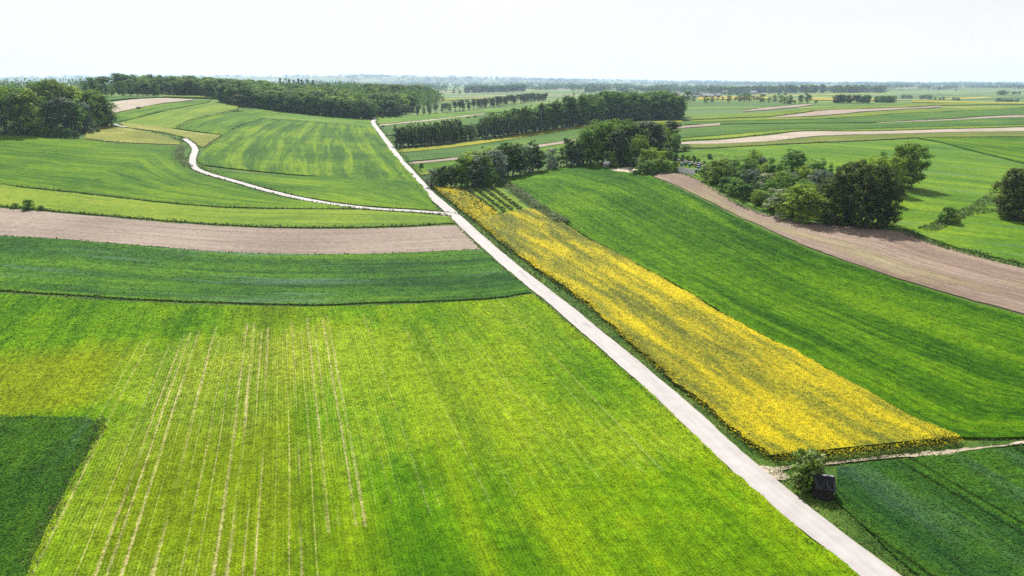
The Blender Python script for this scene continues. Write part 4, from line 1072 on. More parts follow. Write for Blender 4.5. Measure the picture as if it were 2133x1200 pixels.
# --- left background woods
GL = 'trees standing before the far left woods'
for px, py, h in [(195, 203, 40), (215, 202, 42), (233, 201, 22), (255, 201, 30), (272, 200, 26), (288, 200, 26), (305, 200, 28), (322, 200, 30), (352, 200, 26), (372, 200, 27), (388, 200, 26), (405, 199, 22), (418, 201, 14), (428, 201, 15), (180, 200, 20)]:
    ptree(px, py, h, random.choice(['forest', 'oak']), 'rounded dark tree on the green strip before the far left woods', GL, random.uniform(.95, 1.2), 'forest_tree')
def band(px0, px1, d0, d1, n, h0, h1):
    out = []
    cl = [(random.uniform(px0, px1), random.uniform(d0, d1), random.uniform(.75, 1.15)) for _ in range(max(6, n // 28))]
    for _ in range(n):
        if n > 250 and random.random() < 0.7:
            a, d, f = random.choice(cl); a += random.gauss(0, (px1 - px0) * 0.016); d = min(max(d + random.gauss(0, (d1 - d0) * .08), d0), d1)
            x, y = azi(a, d); out.append((x, y, random.uniform(h0, h1) * f)); continue
        d = random.uniform(d0, d1); x, y = azi(random.uniform(px0, px1), d); out.append((x, y, random.uniform(h0, h1)))
    return out
x0, y0 = at(230, 199); D0 = float(y0); 0 and print('D0', D0, [round(float(at(*p)[1])) for p in ((500,225),(780,250),(0,283),(1430,250),(1800,480),(1709,1024))])
far_wood('far_woods', band(-160, 470, D0 + 80, D0 + 420, 620, 11, 16), 'b', M['l_forest'], 'mixed woods stretching behind the left fields', 1.15)
far_wood('far_woods', band(-260, 210, D0 - 60, D0 + 120, 130, 11, 15), 'b', M['l_forest'], 'dark belt of trees behind the left wood', 1.1)
far_wood('far_woods', band(-400, 900, 2600, 4400, 1500, 16, 24), 'c', M['l_far'], 'hazy blue woods on the left skyline', 1.6)
far_wood('far_woods', band(-500, 1150, 6500, 9600, 1500, 18, 30), 'c', M['l_far'], 'faint wooded hills on the horizon at left', 3.2)
far_wood('far_woods', band(760, 2500, 6000, 9500, 1800, 22, 34), 'c', M['l_far'], 'faint blue forest line on the far plain', 3.2)
far_wood('far_woods', band(860, 1500, 2800, 4000, 800, 18, 27), 'c', M['l_far'], 'hazy woods beyond the strip fields', 1.5)
far_wood('far_woods', band(1480, 1840, 2400, 3100, 520, 17, 27), 'c', M['l_far'], 'hazy woods around the village', 1.3)
far_wood('far_woods', band(1820, 2400, 3600, 4600, 620, 16, 24), 'c', M['l_far'], 'hazy low woods on the right plain', 1.5)
far_wood('far_woods', band(1190, 1500, 2350, 2800, 380, 18, 27), 'c', M['l_far'], 'hazy village trees beyond the birch wood', 1.2)

# --- birch stands
def stand(base, rows, gap, n, hpx, keys, label, group, name='birch_tree', jit=1.0):
    B = smooth(ats(base), 100)
    for r in range(rows):
        for i in range(n):
            k = int((i + random.uniform(.2, .8)) / n * 99)
            x, y = B[k, 0] + random.uniform(-jit, jit), B[k, 1] + r * gap + random.uniform(-1, 1)
            z = float(tz(x, y)); f = i / max(1, n - 1)
            hp = hpx[0] + (hpx[1] - hpx[0]) * f
            h = hp * depth_of(B[k, 0], B[k, 1], z) / FPX * random.uniform(.86, 1.06)
            tree(name, x, y, h, random.choice(keys), label, group, random.uniform(.95, 1.3))
stand([(826, 308), (860, 306.5), (900, 303), (930, 300), (958, 294)], 3, 4.5, 20, (47, 46), ['birch'], 'slender birch in the small dense stand by the road', 'birches of the small stand by the road')
stand([(1000, 291), (1050, 286), (1100, 279), (1150, 271), (1200, 264)], 3, 6, 22, (46, 62), ['birch', 'birch', 'birch', 'tall'], 'slender birch in the long wood across the strip fields', 'birches of the long wood')
stand([(1205, 263), (1250, 257), (1300, 252), (1360, 250), (1424, 249)], 3, 7, 17, (60, 52), ['forest', 'tall', 'tall', 'birch'], 'tall dark tree at the broad end of the long wood', 'tall trees of the long wood', 'woodland_tree')
stand([(1240, 251), (1300, 247), (1360, 245), (1415, 244)], 3, 9, 12, (54, 48), ['forest', 'oak'], 'rounded broadleaf tree behind the front row of the long wood', 'rounded trees of the long wood', 'woodland_tree')
for px, py, h, k in [(972, 292, 30, 'darkbush'), (984, 293, 36, 'birch'), (990, 290, 32, 'oak')]:
    ptree(px, py, h, k, 'small tree in the gap between the two birch stands', 'trees in the gap between birch stands', 1.0 if k != 'birch' else 1.4)
ptree(975, 247, 4, 'darkbush', 'low dark bush on the pale track behind the birches', None, 1.8, 'shrub', 'shrub')
ptree(990, 246, 4.5, 'darkbush', 'second low dark bush on the pale track behind the birches', None, 1.8, 'shrub', 'shrub')
# --- thin pine row
stand([(800, 247), (850, 243), (900, 238), (960, 231), (1020, 224), (1080, 216), (1138, 211)], 2, 6, 44, (22, 17), ['pine', 'pine', 'birch'], 'thin pine in the long open row across the fields', 'pines of the open row', 'pine_tree')
# --- copses on the plain
stand([(966, 194), (1000, 193), (1040, 192), (1092, 190)], 2, 16, 20, (14, 14), ['forest', 'oak'], 'dark tree in the long hedge like copse on the plain', 'trees of the plain copse', 'copse_tree')
for px, py, h, k, lab in [(945, 195, 9, 'oak', 'small round tree standing left out of the plain copse'), (958, 195, 6, 'bush', 'tiny bush next to the plain copse'), (868, 192, 11, 'forest', 'hazy tree off the corner of the far forest block'),
                     (903, 179, 7, 'oak', 'small hazy tree pair on the plain'), (913, 178.5, 8, 'oak', 'larger of the hazy tree pair on the plain'), (1056, 194, 6, 'oak', 'tiny tree before the plain copse')]:
    ptree(px, py, h, k, lab, None, 1.2)
for px, py, h, k in [(1430, 212, 22, 'forest'), (1445, 212, 12, 'oak'), (1471, 214, 15, 'oak'), (1483, 213, 12, 'oak'), (1495, 213, 13, 'pine'), (1505, 213, 11, 'pine'), (1518, 213, 13, 'oak'), (1531, 213, 11, 'pine'), (1540, 213, 15, 'oak'),
                     (1550, 212, 16, 'oak'), (1560, 212, 16, 'oak'), (1570, 213, 13, 'pine'), (1576, 213, 12, 'pine'), (1586, 213, 17, 'forest'), (1601, 214, 11, 'lime'), (1613, 213, 14, 'oak'), (1626, 215, 16, 'oak'), (1634, 216, 15, 'lime'), (1643, 217, 18, 'forest'), (1667, 215, 16, 'forest'), (1682, 215, 17, 'forest'), (1655, 215, 6, 'bush'), (1699, 215, 6, 'bush')]:
    ptree(px, py, h, k, 'small tree in the scattered row before the yellow strip', 'scattered tree row before the yellow strip', 1.15)
stand([(1741, 215), (1770, 215), (1800, 215), (1814, 215)], 2, 8, 12, (17, 16), ['oak', 'pine', 'forest'], 'dark tree in the compact copse on the far rise', 'trees of the compact copse', 'copse_tree')
stand([(1828, 214), (1845, 214), (1862, 213.5)], 2, 8, 6, (14, 13), ['oak', 'forest'], 'dark tree in the small copse beside the compact copse', 'trees of the small copse', 'copse_tree')
for a, b, y, h, n, nm in [(1875, 1900, 205, 9, 5, 'first'), (1915, 1938, 206, 9, 5, 'second'), (2075, 2100, 197, 8, 5, 'third'), (2106, 2125, 197, 7, 4, 'fourth'), (2072, 2122, 213, 8, 9, 'fifth'), (1945, 1970, 208, 6, 3, 'sixth'), (1985, 2000, 209, 6, 3, 'seventh'), (1500, 1560, 198, 8, 10, 'eighth'), (1430, 1500, 201, 8, 10, 'ninth')]:
    for i in range(n):
        ptree(a + (b - a) * (i + random.uniform(.2, .8)) / n, y + random.uniform(-.4, .6), h * random.uniform(.7, 1.1), random.choice(['oak', 'forest', 'darkbush']), 'small dark tree of a scattered clump on the open plain', 'scattered clumps on the plain', 1.3)
for px, py, h in [(1622, 200, 8), (1635, 199, 9), (1680, 199, 9), (1672, 203, 5), (1534, 194, 8), (1406, 194, 8), (1590, 194, 9), (1650, 193, 12), (1690, 193, 12), (1720, 192, 11), (1780, 193, 9), (1945, 187, 5), (1990, 190, 4)]:
    ptree(px, py, h, 'forest', 'lone hazy tree on the plain before the village woods', 'lone trees before the village woods', 1.2)
stand([(1735, 194), (1765, 194), (1800, 193)], 2, 20, 10, (16, 15), ['forest'], 'hazy tree in the square grove beside the village woods', 'trees of the hazy square grove', 'copse_tree')
stand([(1500, 195), (1560, 194.5), (1640, 194), (1725, 193.5)], 2, 25, 16, (14, 18), ['forest'], 'hazy tree along the front of the village woods', 'hazy trees before the village', 'copse_tree')

# --- grove in the middle
GM = 'middle grove'
MG = [(900, 391, 38, 'silver', .9, 'grey green willow at the road end of the middle grove'), (916, 390, 38, 'darkbush', .8, 'dark shrub beside the willow at the road end'), (925, 391, 44, 'birch', 1.4, 'small birch beside the road end shrubs'),
      (938, 391, 48, 'birch', 1.5, 'young birch left of the first tall birch'), (948, 390, 44, 'lime', .7, 'yellowish young tree behind the first birches'), (962, 391, 62, 'tall', 1.1, 'first tall dark tree of the middle grove'), (975, 390, 68, 'talllime', 1.0, 'tall yellow green tree behind the silver willow'),
      (988, 384, 66, 'birch', 1.6, 'tall birch rising behind the silver willows'), (1003, 378, 68, 'birch', 1.5, 'tall birch above the larger silver willow'), (994, 391, 60, 'silver', .9, 'silver willow at the head of the orchard'), (1010, 388, 58, 'darkbush', .8, 'dark bulky tree between the two silver willows'),
      (1030, 380, 62, 'silver', 1.05, 'larger round silver willow above the weed bank'), (1018, 372, 60, 'talllime', 1.1, 'light green tree behind the larger silver willow'), (1040, 366, 58, 'birch', 1.5, 'birch right behind the larger silver willow'),
      (1058, 368, 66, 'tall', 1.2, 'tall dark tree right of the larger silver willow'), (1070, 366, 68, 'birch', 1.7, 'birch beside the tall dark tree'), (1083, 364, 60, 'tall', 1.0, 'dark tree in the middle of the grove front'), (1096, 360, 52, 'silver', .8, 'small silver leaved tree in the grove front'),
      (1110, 358, 62, 'birch', 1.9, 'pointed birch near the open grove end'), (1122, 356, 40, 'oak', .9, 'low dark tree at the open grove end'), (1145, 353, 42, 'silver', .95, 'lone pale grey tree standing clear of the grove'), (1158, 350, 24, 'bush', .8, 'small dim bush behind the lone grey tree'),
      (1180, 346, 56, 'birch', 1.6, 'pair of birches left at the start of the taller wood'), (1196, 346, 56, 'birch', 1.5, 'second birch at the start of the taller wood'), (1190, 347, 36, 'silverbush', .8, 'grey shrub under the first birches of the taller wood'), (1208, 346, 46, 'silver', .8, 'grey tree before the first big dark tree'),
      (1230, 345, 78, 'full', .95, 'big dark tree leading the taller wood'), (1216, 342, 64, 'tall', 1.1, 'narrow dark tree beside the big leading tree'), (1255, 343, 84, 'oak', .9, 'big broad tree above the white roofed shed'), (1246, 338, 80, 'lime', .8, 'lighter broad tree behind the leading tree'),
      (1275, 340, 84, 'lime', .8, 'tall light green tree in the taller wood'), (1290, 345, 70, 'darkpine', 1.2, 'nearly black pine in the taller wood'), (1300, 336, 80, 'oak', .9, 'broad dark tree behind the black pine'), (1325, 334, 74, 'darkpine', 1.4, 'purplish dark pine in the taller wood'),
      (1350, 328, 68, 'darkpine', 1.4, 'dark pine beside the purplish one'), (1340, 318, 58, 'lime', .9, 'light green tree behind the dark pines'), (1375, 318, 58, 'fulllime', .9, 'light green tree near the right end of the taller wood'), (1395, 312, 54, 'darkpine', 1.3, 'dark pine at the right end of the taller wood'), (1405, 316, 36, 'full', 1.0, 'low dark tree closing the taller wood'),
      (1365, 324, 58, 'darkpine', 1.2, 'slim dark pine before the light green tree'), (1268, 348, 24, 'conelime', 1.0, 'small yellow green conical tree right of the white shed'), (1277, 350, 34, 'conelime', 1.2, 'yellow green conical tree over the heap of earth'), (1308, 347, 44, 'cone', 1.1, 'slender green tree above the bare earth'),
      (1330, 344, 58, 'lime', .8, 'broad light green tree behind the apiary shrubs'), (1322, 345, 40, 'oak', .8, 'dark tree under the broad light green one'), (1345, 355, 40, 'limebush', .7, 'bright shrub left of the beehives'), (1362, 352, 42, 'fulllime', .9, 'taller bright shrub left of the beehives'),
      (1372, 347, 30, 'limebush', .8, 'yellow green shrub behind the beehive hedge'), (1335, 364, 22, 'bush', 1.0, 'round hedge shrub at the ploughed corner'), (1352, 363, 26, 'bush', .9, 'second hedge shrub at the ploughed corner'), (1370, 361, 28, 'bush', .9, 'hedge shrub against the ploughed strip'),
      (1388, 360, 24, 'bush', .9, 'hedge shrub next to the white fence'), (1404, 358.5, 20, 'bush', .9, 'last hedge shrub touching the white fence'), (1322, 365, 10, 'bush', 1.1, 'tiny shrub by the thin young tree'), (1313, 366, 18, 'pine', 1.0, 'thin young tree standing before the bare earth'),
      (1328, 350, 20, 'hawthorn', .8, 'whitish flowering shrub at the bare earth')]
for px, py, h, k, w, lab in MG:
    h, w = h * 1.05, w * 1.12
    ptree(px, py, h, k, lab, None, w, 'shrub' if ('bush' in k or k == 'hawthorn') else ('birch_tree' if k == 'birch' else 'broadleaf_tree'), 'shrub' if ('bush' in k or k == 'hawthorn') else 'tree')
# hedge behind hives
for i, (px, py, h) in enumerate([(1345, 325, 20), (1358, 326, 22), (1370, 328, 20), (1382, 331, 20), (1395, 334, 18), (1408, 337, 17), (1420, 339, 16), (1432, 341, 16), (1444, 343, 18), (1455, 345, 14), (1466, 348, 12)]):
    ptree(px, py, h, 'darkbush', 'dark hedge shrub in the row behind the beehives', 'hedge shrubs behind the beehives', 0.8, 'shrub', 'shrub')
ptree(1428, 317, 14, 'bush', 'low green bush at the end of the pale ploughed strip', None, 1.2, 'shrub', 'shrub')
ptree(1478, 333, 12, 'darkbush', 'small dark bush standing in the weeds above the apiary', None, .9, 'shrub', 'shrub')

# --- right grove
RG = [(1500, 385, 48, 'fulllime', 1.3, 'broad bright shrub tree right of the beehives'), (1478, 378, 36, 'bush', .8, 'green shrub beside the beehives'), (1528, 380, 42, 'full', 1.0, 'dark shrub tree behind the broad bright one'), (1545, 395, 54, 'full', 1.1, 'dark round tree in the left of the right grove'),
      (1570, 368, 50, 'lime', .8, 'light topped tree at the back of the right grove'), (1585, 372, 38, 'silver', .7, 'pale tree between two taller ones'), (1565, 402, 44, 'silverbush', .8, 'grey green bush low in the right grove'), (1585, 408, 40, 'hawthorn', .9, 'white flowering hawthorn low in the right grove'),
      (1600, 384, 52, 'cone', 1.1, 'narrow green tree left of the domed dark tree'), (1614, 396, 48, 'tall', 1.4, 'dark tree filling the middle of the right grove'), (1645, 388, 68, 'full', 1.15, 'domed dark green tree standing over the right grove'), (1640, 402, 40, 'silverbush', .9, 'grey bush below the domed dark tree'),
      (1668, 398, 46, 'lime', .8, 'light green tree right of the domed one'), (1690, 385, 46, 'full', 1.1, 'dark pointed tree behind the silver willow'), (1708, 380, 44, 'cone', 1.3, 'second pointed tree behind the silver willow'), (1728, 378, 40, 'cone', 1.3, 'third pointed tree behind the silver willow'),
      (1705, 425, 62, 'silver', .9, 'silver willow inside the right grove'), (1620, 452, 52, 'hawthorn', .9, 'white flowering hawthorn at the edge of the ploughed strip'), (1607, 440, 34, 'bush', .9, 'green bush left of the edge hawthorn'), (1580, 428, 28, 'limebush', 1.0, 'bright low bush on the grassy bank'), (1555, 418, 30, 'bush', .9, 'green bush above the grassy bank'),
      (1530, 408, 32, 'darkbush', 1.0, 'dark bush at the corner of the apiary lawn'), (1510, 398, 26, 'bush', .9, 'small bush on the apiary lawn edge'), (1650, 460, 66, 'fulllime', 1.1, 'bright green round tree over the ploughed strip'), (1680, 465, 72, 'fulllime', 1.15, 'larger bright green tree over the ploughed strip'),
      (1640, 425, 56, 'full', 1.1, 'dark tree behind the bright green pair'), (1670, 440, 60, 'full', 1.1, 'second dark tree behind the bright green pair'), (1715, 455, 84, 'bronze', 1.1, 'bronze green tree next to the bright pair'), (1735, 470, 112, 'bronze', .95, 'tall bronze tree in the front of the right grove'),
      (1760, 460, 118, 'bronze', 1.0, 'broad bronze tree at the heart of the right grove'), (1790, 474, 136, 'bronze', .9, 'tallest dark bronze tree above the ploughed strip'), (1826, 474, 130, 'bronze', .95, 'dark bronze tree at the right grove corner'), (1848, 472, 96, 'bronze', .9, 'lower bronze tree hanging over the corner'),
      (1775, 430, 98, 'bronze', 1.1, 'bronze tree rising behind the broad one'), (1812, 420, 96, 'fulllime', 1.0, 'yellow green tree behind the tallest bronze tree'), (1850, 405, 80, 'fulllime', 1.2, 'yellow green spreading tree behind the corner'), (1878, 395, 98, 'fulllime', .95, 'tall yellow green tree at the back corner'),
      (1897, 394, 92, 'tall', 1.1, 'dark tall tree at the far corner casting shade on the meadow'), (1866, 388, 78, 'full', 1.1, 'dark tree beneath the tall yellow green one'), (1838, 350, 34, 'oak', .7, 'small round tree peeping behind the grove'), (1745, 420, 74, 'bronze', 1.0, 'bronze tree beside the silver willow'),
      (2096, 457, 104, 'bronze', 1.0, 'dark drooping tree left of the dark pair'), (2122, 459, 114, 'bronze', 1.15, 'taller dark drooping tree of the dark pair'), (2165, 460, 118, 'bronze', 1.2, 'dark drooping tree at the outer side of the pair'), (2110, 448, 96, 'bronze', 1.2, 'dark tree tucked behind the drooping pair'),
      (1972, 467, 34, 'darkbush', 1.0, 'dark lone bush in the weedy gully'), (1990, 467, 20, 'limebush', .9, 'small bright bush beside the dark lone bush')]
RG += [(1512, 376, 40, 'fulllime', 1.1, 'bright round tree behind the broad shrub tree by the hives'), (1556, 384, 48, 'full', 1.2, 'full dark tree filling the gap before the light topped tree'), (1590, 392, 46, 'fulllime', 1.1, 'fresh green tree between hawthorn and narrow tree'),
       (1625, 412, 50, 'fulllime', 1.1, 'fresh green tree under the domed dark tree'), (1600, 420, 40, 'full', 1.2, 'dark round tree above the bright low bush'), (1655, 372, 44, 'full', 1.2, 'dark tree behind the domed one')]
for px, py, h, k, w, lab in RG:
    if px < 1715: h, w = h * 1.12, w * 1.22
    b = 'bush' in k or k == 'hawthorn'
    ptree(px, py, h, k, lab, None, w, 'shrub' if b else 'broadleaf_tree', 'shrub' if b else 'tree')
# --- single shrubs and trees
ptree(62, 439, 22, 'darkbush', 'dark spreading bush on the bank above the rosy ploughed strip', None, 1.15, 'shrub', 'shrub')
ptree(33, 436, 12, 'darkbush', 'low left arm of dark shrubs on the bank', None, 1.4, 'shrub', 'shrub')
ptree(85, 440, 12, 'darkbush', 'low right arm of dark shrubs on the bank', None, 1.3, 'shrub', 'shrub')
ptree(497, 232, 34, 'pine', 'lone dark tree with bare trunk on the slope crest', None, 1.5, 'pine_tree')
ptree(379, 290, 6, 'darkbush', 'small dark bush beside the start of the lane', None, 1.2, 'shrub', 'shrub')
ptree(288, 228, 5, 'bush', 'small bush on the baulk of the beige strip', None, 2.0, 'shrub', 'shrub')
ptree(878, 352, 12, 'bush', 'small pale bush by the main road', None, .8, 'shrub', 'shrub')
ptree(798, 266, 5, 'bush', 'tiny bush beside the far end of the road', None, 1.2, 'shrub', 'shrub')
# --- orchard rows
for r in range(4):
    a, b = at(967 + r * 17.5, 394 - 0.7 * r), at(1032 + r * 17.5, 444.5 - r * 1.5)
    for i in range(24):
        f = (i + random.uniform(-.12, .12)) / 23
        x, y = a * (1 - f) + b * f
        tree('fruit_bush', x, y, random.uniform(1.25, 1.65), 'currant', 'grey green fruit bush in the orchard rows', 'fruit bushes in the orchard rows', random.uniform(.75, .95), 'shrub')

# ------------------------------------------------------------------ buildings and small things
M['hut_wood'] = plain_mat('weathered_boards', (0.018, 0.015, 0.014), 0.85, 0.4, 5)
M['hut_roof'] = plain_mat('tar_paper_roof', (0.010, 0.010, 0.015), 0.8, 0.3, 4)
M['metal_cap'] = plain_mat('zinc_flashing', (0.14, 0.145, 0.17), 0.4, 0.2, 4)
M['white_sheet'] = plain_mat('white_sheet', (0.62, 0.62, 0.64), 0.6, 0.08, 2)
M['grey_board'] = plain_mat('grey_board', (0.16, 0.165, 0.185), 0.8, 0.25, 2)
M['wall_pale'] = plain_mat('pale_render', (0.28, 0.265, 0.24), 0.9, 0.12, 1)
M['roof_pale'] = plain_mat('pale_roof', (0.27, 0.265, 0.265), 0.6, 0.15, 1)
M['roof_grey'] = plain_mat('grey_roof', (0.15, 0.145, 0.145), 0.7, 0.2, 1)
M['pane'] = plain_mat('dark_pane', (0.03, 0.035, 0.04), 0.15, 0.1, 1, 0.5)
M['lid'] = plain_mat('hive_lid', (0.26, 0.265, 0.27), 0.5, 0.12, 4)

# hut beside the road with its elder bush
def hut(px, py):
    x, y = at(px, py); z = float(tz(x, y))
    e = bpy.data.objects.new('wooden_hut', None); C.objects.link(e)
    e.location = (x, y, z); e.rotation_euler = (0, 0, R(-14))
    tag(e, 'small dark wooden hut under the elder bush beside the road', 'hut')
    W, D, H, RH = 1.7, 2.0, 1.5, 0.8
    n = 9
    for side in range(4):
        cnt = n if side % 2 == 0 else n + 1
        wid = (W if side % 2 == 0 else D) / cnt
        for i in range(cnt):
            t = (i + .5) / cnt - .5
            hh = H + random.uniform(-.01, .01)
            dz = 0.012 * (i % 2)
            mb = MB()
            if side == 0: mb.box((t * W, -D/2 - dz, hh/2), (wid * .94, 0.04, hh))
            if side == 2: mb.box((t * W, D/2 + dz, hh/2), (wid * .94, 0.04, hh))
            if side == 1: mb.box((W/2 + dz, t * D, hh/2 + RH * 0), (0.04, wid * .94, hh))
            if side == 3: mb.box((-W/2 - dz, t * D, hh/2), (0.04, wid * .94, hh))
            mb.build('wall_board', M['hut_wood'], e)
    for sx in (-1, 1):
        MB().poly([(sx*(W/2+.01), -D/2, H), (sx*(W/2+.01), D/2, H), (sx*(W/2+.01), 0, H+RH-.06), (sx*(W/2-.03), -D/2, H), (sx*(W/2-.03), D/2, H), (sx*(W/2-.03), 0, H+RH-.06)],
                  [(0,1,2), (5,4,3), (0,3,4,1), (1,4,5,2), (2,5,3,0)]).build('gable', M['hut_wood'], e)
    # two roof slopes (ridge along X) facing the camera and away
    ov = 0.22
    for sy in (-1, 1):
        a = Vector((0, 0, H + RH)); b = Vector((0, sy * (D/2 + ov), H - ov * RH / (D/2)))
        v = []
        for dx in (-W/2 - .15, W/2 + .15):
            for p in (a, b):
                for dzz in (0, 0.07): v.append((dx, p.y, p.z + dzz))
        r = MB().poly(v, [(0,1,3,2), (4,6,7,5), (1,5,7,3), (0,2,6,4), (2,3,7,6), (0,4,5,1)]).build('roof_slope', M['hut_roof'], e)
        for i in range(5):
            dx = -W/2 + (i + .5) * W / 5
            m2 = MB(); m2.poly([(dx-.02, a.y + sy*.03, a.z+.075), (dx+.02, a.y + sy*.03, a.z+.075), (dx+.02, b.y, b.z+.1), (dx-.02, b.y, b.z+.1), (dx, a.y + sy*.03, a.z+.12), (dx, b.y, b.z+.13)], [(0,1,4), (2,3,5), (0,4,5,3), (1,2,5,4)])
            m2.build('batten', M['hut_roof'], r)
    MB().box((0.25, 0, H + RH + .1), (1.2, .26, .04)).build('ridge_cap', M['metal_cap'], e)
    d = MB().box((-W/2 - .06, -.2, .68), (.05, .7, 1.3)).build('door', M['hut_wood'], e)
    MB().box((-W/2 - .11, .05, .7), (.05, .04, .14)).build('handle', M['metal_cap'], d)
hut(1712, 1032)
ptree(1681, 1012, 76, 'elder', 'elder bush with cream blossom standing over the dark hut', None, 0.9, 'elder_bush', 'shrub')

# rounded white topped tank trailer at the wood edge
def tank(px, py):
    x, y = at(px, py); z = float(tz(x, y)); e = bpy.data.objects.new('field_shed', None); C.objects.link(e)
    e.location = (x, y, z + .1); e.rotation_euler = (0, 0, R(-25)); tag(e, 'small grey shed with white arched roof at the wood edge', 'shed')
    W, D, H = 2.6, 4.4, 1.7
    MB().box((0, 0, H/2), (W, D, H)).build('wall', M['grey_board'], e)
    v = []; k = 9
    for yy in (-D/2 - .1, D/2 + .1):
        for i in range(k):
            a = math.pi * i / (k - 1); v.append((-math.cos(a) * (W/2 + .06), yy, H + .01 + math.sin(a) * .85))
    f = [(i, i+1, k+i+1, k+i) for i in range(k-1)] + [tuple(range(k)), tuple(range(2*k-1, k-1, -1)), (0, k, 2*k-1, k-1)]
    MB().poly(v, f).build('arched_roof', M['white_sheet'], e)
    MB().box((0, -D/2 - .03, .85), (.8, .05, 1.6)).build('door', M['grey_board'], e)
tank(1265, 349)

# white board fence beside the hives
def fence():
    a, b = at(1413, 359.5), at(1447, 366); z = float(tz(*a))
    e = bpy.data.objects.new('board_fence', None); C.objects.link(e); e.location = (a[0], a[1], z)
    tag(e, 'short white panel fence between beehives and ploughed strip', 'fence')
    d = b - a; Lf = float(np.linalg.norm(d)); rz = math.atan2(d[1], d[0]); n = 9
    for i in range(n):
        c = d * (i + .5) / n; dz = float(tz(*(a + c))) - z
        MB().box((c[0], c[1], dz + .12 + 1.15), (Lf / n - .03, .04, 2.3), rz).build('panel', M['white_sheet'], e)
    for i in range(n + 1):
        c = d * i / n; dz = float(tz(*(a + c))) - z
        MB().box((c[0] + .07*math.sin(rz), c[1] + .07, dz + 1.2), (.09, .09, 2.4), rz).build('post', M['grey_board'], e)
fence()

# beehives
HIVE = {'blue': (0.03, 0.09, 0.30), 'teal': (0.03, 0.14, 0.17), 'green': (0.04, 0.10, 0.05), 'brown': (0.08, 0.05, 0.03), 'yellow': (0.22, 0.17, 0.05)}
for c, v in HIVE.items():
    M['hive_' + c] = plain_mat('hive_paint_' + c, v, 0.6, 0.15, 4)
def hive_meshes(c):
    b = MB(); b.box((0, 0, .42), (.62, .56, .5)); b.box((0, 0, .9), (.60, .54, .44))
    l = MB(); l.box((0, 0, 1.17), (.74, .68, .10))
    s = MB()
    for sx in (-1, 1):
        for sy in (-1, 1): s.box((sx * .25, sy * .2, .085), (.07, .07, .17))
    en = MB().box((0, -.3, .25), (.34, .1, .04))
    return b.mesh('hive_body', M['hive_' + c]), l.mesh('hive_lid', M['lid']), s.mesh('hive_stand', M['hut_wood']), en.mesh('landing_board', M['hut_wood'])
HM = {c: hive_meshes(c) for c in HIVE}
HV = [(1382, 328, 'brown'), (1386, 329.5, 'yellow'), (1398, 331, 'brown'), (1403, 335, 'brown'), (1410, 334, 'blue'), (1412, 338, 'blue'), (1413, 341, 'yellow'), (1420, 338, 'brown'), (1426, 341, 'teal'), (1432, 340.5, 'brown'), (1425, 345, 'blue'),
      (1418, 346, 'yellow'), (1428, 347, 'green'), (1435, 346, 'teal'), (1436, 350, 'teal'), (1441, 346, 'teal'), (1441, 348, 'green'), (1449, 347, 'yellow'), (1455, 348, 'blue'), (1453, 352, 'teal'), (1458, 350.5, 'brown'), (1455, 356, 'blue'), (1462, 354, 'brown'), (1465, 358, 'teal'), (1464, 361, 'teal'),
      (1450, 362, 'green'), (1456, 363, 'green'), (1469, 353, 'brown'), (1447, 350, 'yellow'), (1430, 344, 'yellow'), (1460, 347, 'yellow'), (1420, 349, 'teal')]
for px, py, c in HV:
    x, y = at(px, py); e = bpy.data.objects.new('beehive', None); C.objects.link(e)
    e.location = (x, y, float(tz(x, y)) + .38); e.rotation_euler = (0, 0, random.uniform(-.5, .2)); e.scale = (1.35,) * 3
    e.location.z = float(tz(x, y)) + .2
    tag(e, c + ' wooden beehive with pale lid on the apiary grass', 'beehive', c + ' beehives on the apiary grass')
    for nm, me in zip(('hive_body', 'lid', 'stand', 'landing_board'), HM[c]):
        o = bpy.data.objects.new(nm, me); C.objects.link(o); o.parent = e
# apiary lawn so the hives stand on short grass
polyfield('apiary_lawn', [(1372, 334), (1400, 332), (1450, 345), (1482, 356), (1500, 395), (1460, 376), (1430, 364), (1400, 357)], M['f_light'], -0.02, 'short grass lawn under the beehives', None, 4, 0, 1.5)

# houses
def house(name, x, y, w, d, h, rh, rz, roof, label):
    e = bpy.data.objects.new(name, None); C.objects.link(e); e.location = (x, y, float(tz(x, y)) - .2); e.rotation_euler = (0, 0, rz)
    tag(e, label, 'house', None)
    MB().box((0, 0, h/2), (w, d, h)).build('wall', M['wall_pale'], e)
    for sx in (-1, 1):
        MB().poly([(sx*w/2, -d/2, h), (sx*w/2, d/2, h), (sx*w/2, 0, h+rh), (sx*(w/2-.3), -d/2, h), (sx*(w/2-.3), d/2, h), (sx*(w/2-.3), 0, h+rh)], [(0,1,2), (5,4,3), (0,3,4,1), (1,4,5,2), (2,5,3,0)]).build('gable', M['wall_pale'], e)
    for sy in (-1, 1):
        v = []
        for dx in (-w/2-.5, w/2+.5):
            for p in ((0, h+rh), (sy*(d/2+.6), h-.6*rh/(d/2))):
                for q in (.03, .28): v.append((dx, p[0], p[1]+q))
        r = MB().poly(v, [(0,1,3,2), (4,6,7,5), (1,5,7,3), (0,2,6,4), (2,3,7,6), (0,4,5,1)]).build('roof_slope', M[roof], e)
    MB().box((w*.2, .6, h+rh+.3), (.7, .7, 1.6)).build('chimney', M['grey_board'], e)
    for i in range(3):
        MB().box((-w/2 + w*(i+.5)/3, -d/2-.02, h*.55), (1.2, .08, 1.3)).build('window', M['pane'], e)
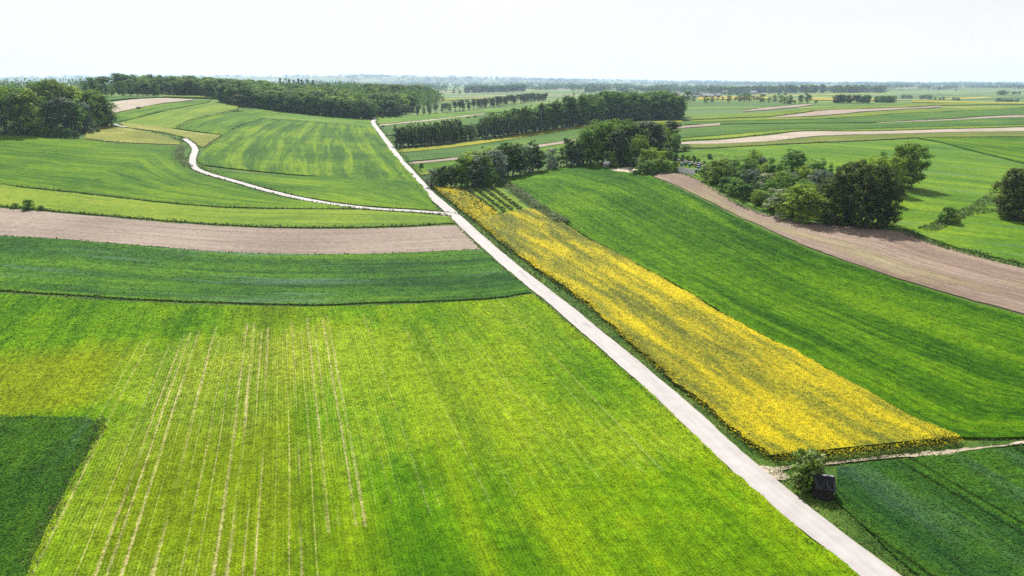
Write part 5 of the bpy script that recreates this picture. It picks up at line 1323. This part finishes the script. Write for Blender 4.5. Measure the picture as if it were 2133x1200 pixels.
for px, D, w, d, h, rh, rz, roof, lab in [
    (1477, 1950, 30, 12, 5, 5, .1, 'roof_pale', 'long pale roofed barn among the village trees'), (1462, 1960, 14, 10, 5, 5, 1.2, 'roof_grey', 'grey farmhouse left of the long pale barn'), (1498, 2000, 16, 10, 5, 5, .2, 'roof_pale', 'pale farmhouse right of the long barn'),
    (1451, 1930, 16, 8, 3, 3, -.1, 'roof_grey', 'low dark shed before the grey farmhouse'), (1412, 2150, 18, 11, 6, 6, .5, 'roof_pale', 'white roofed house among hazy trees'), (1432, 1900, 8, 6, 3, 2, .2, 'roof_pale', 'small white outbuilding on the plain'),
    (1512, 2300, 16, 10, 6, 5, .2, 'roof_pale', 'pale house behind the far orchard trees'), (1572, 2250, 18, 10, 6, 5, -.2, 'roof_pale', 'white house in the village centre'), (1592, 2150, 14, 8, 4, 3, .1, 'roof_pale', 'low white house beside the plain edge'), (1538, 2450, 18, 10, 6, 5, .4, 'roof_grey', 'grey roofed house deep in the village'),
    (1225, 2700, 26, 12, 6, 6, .2, 'roof_pale', 'pale house in the far hamlet, left of a pair'), (1241, 2750, 26, 12, 7, 7, -.3, 'roof_pale', 'pale house in the far hamlet, right of a pair'), (1383, 2600, 16, 10, 7, 5, .9, 'roof_pale', 'white gabled house behind the tall hazy trees'), (1253, 2800, 18, 10, 6, 5, .4, 'roof_grey', 'grey house at the far hamlet edge')]:
    x, y = azi(px, D); house('farm_house', x, y, w, d, h, rh, rz, roof, lab)
x, y = at(1508, 345); house('farm_shed', x, y, 3.4, 2.6, 1.6, .8, -.35, 'roof_pale', 'small shed with white sheet roof behind the grove')

# ------------------------------------------------------------------ haze
hz = NT('thin_haze')
pv = hz.n('ShaderNodeVolumePrincipled')
pv.inputs['Color'].default_value = (0.54, 0.70, 1.0, 1)
pv.inputs['Density'].default_value = 0.000065
pv.inputs['Anisotropy'].default_value = 0.25
hz.t.links.new(pv.outputs[0], hz.out.inputs['Volume'])
hb = MB()
zmin, zmax = -14.0, 165.0
hb.box((0, 8600, (zmin + zmax) / 2), (21000, 18400, zmax - zmin))
o = hb.build('haze', hz.m)
tag(o, 'thin blue summer haze over the whole plain', 'haze', None, 'stuff')
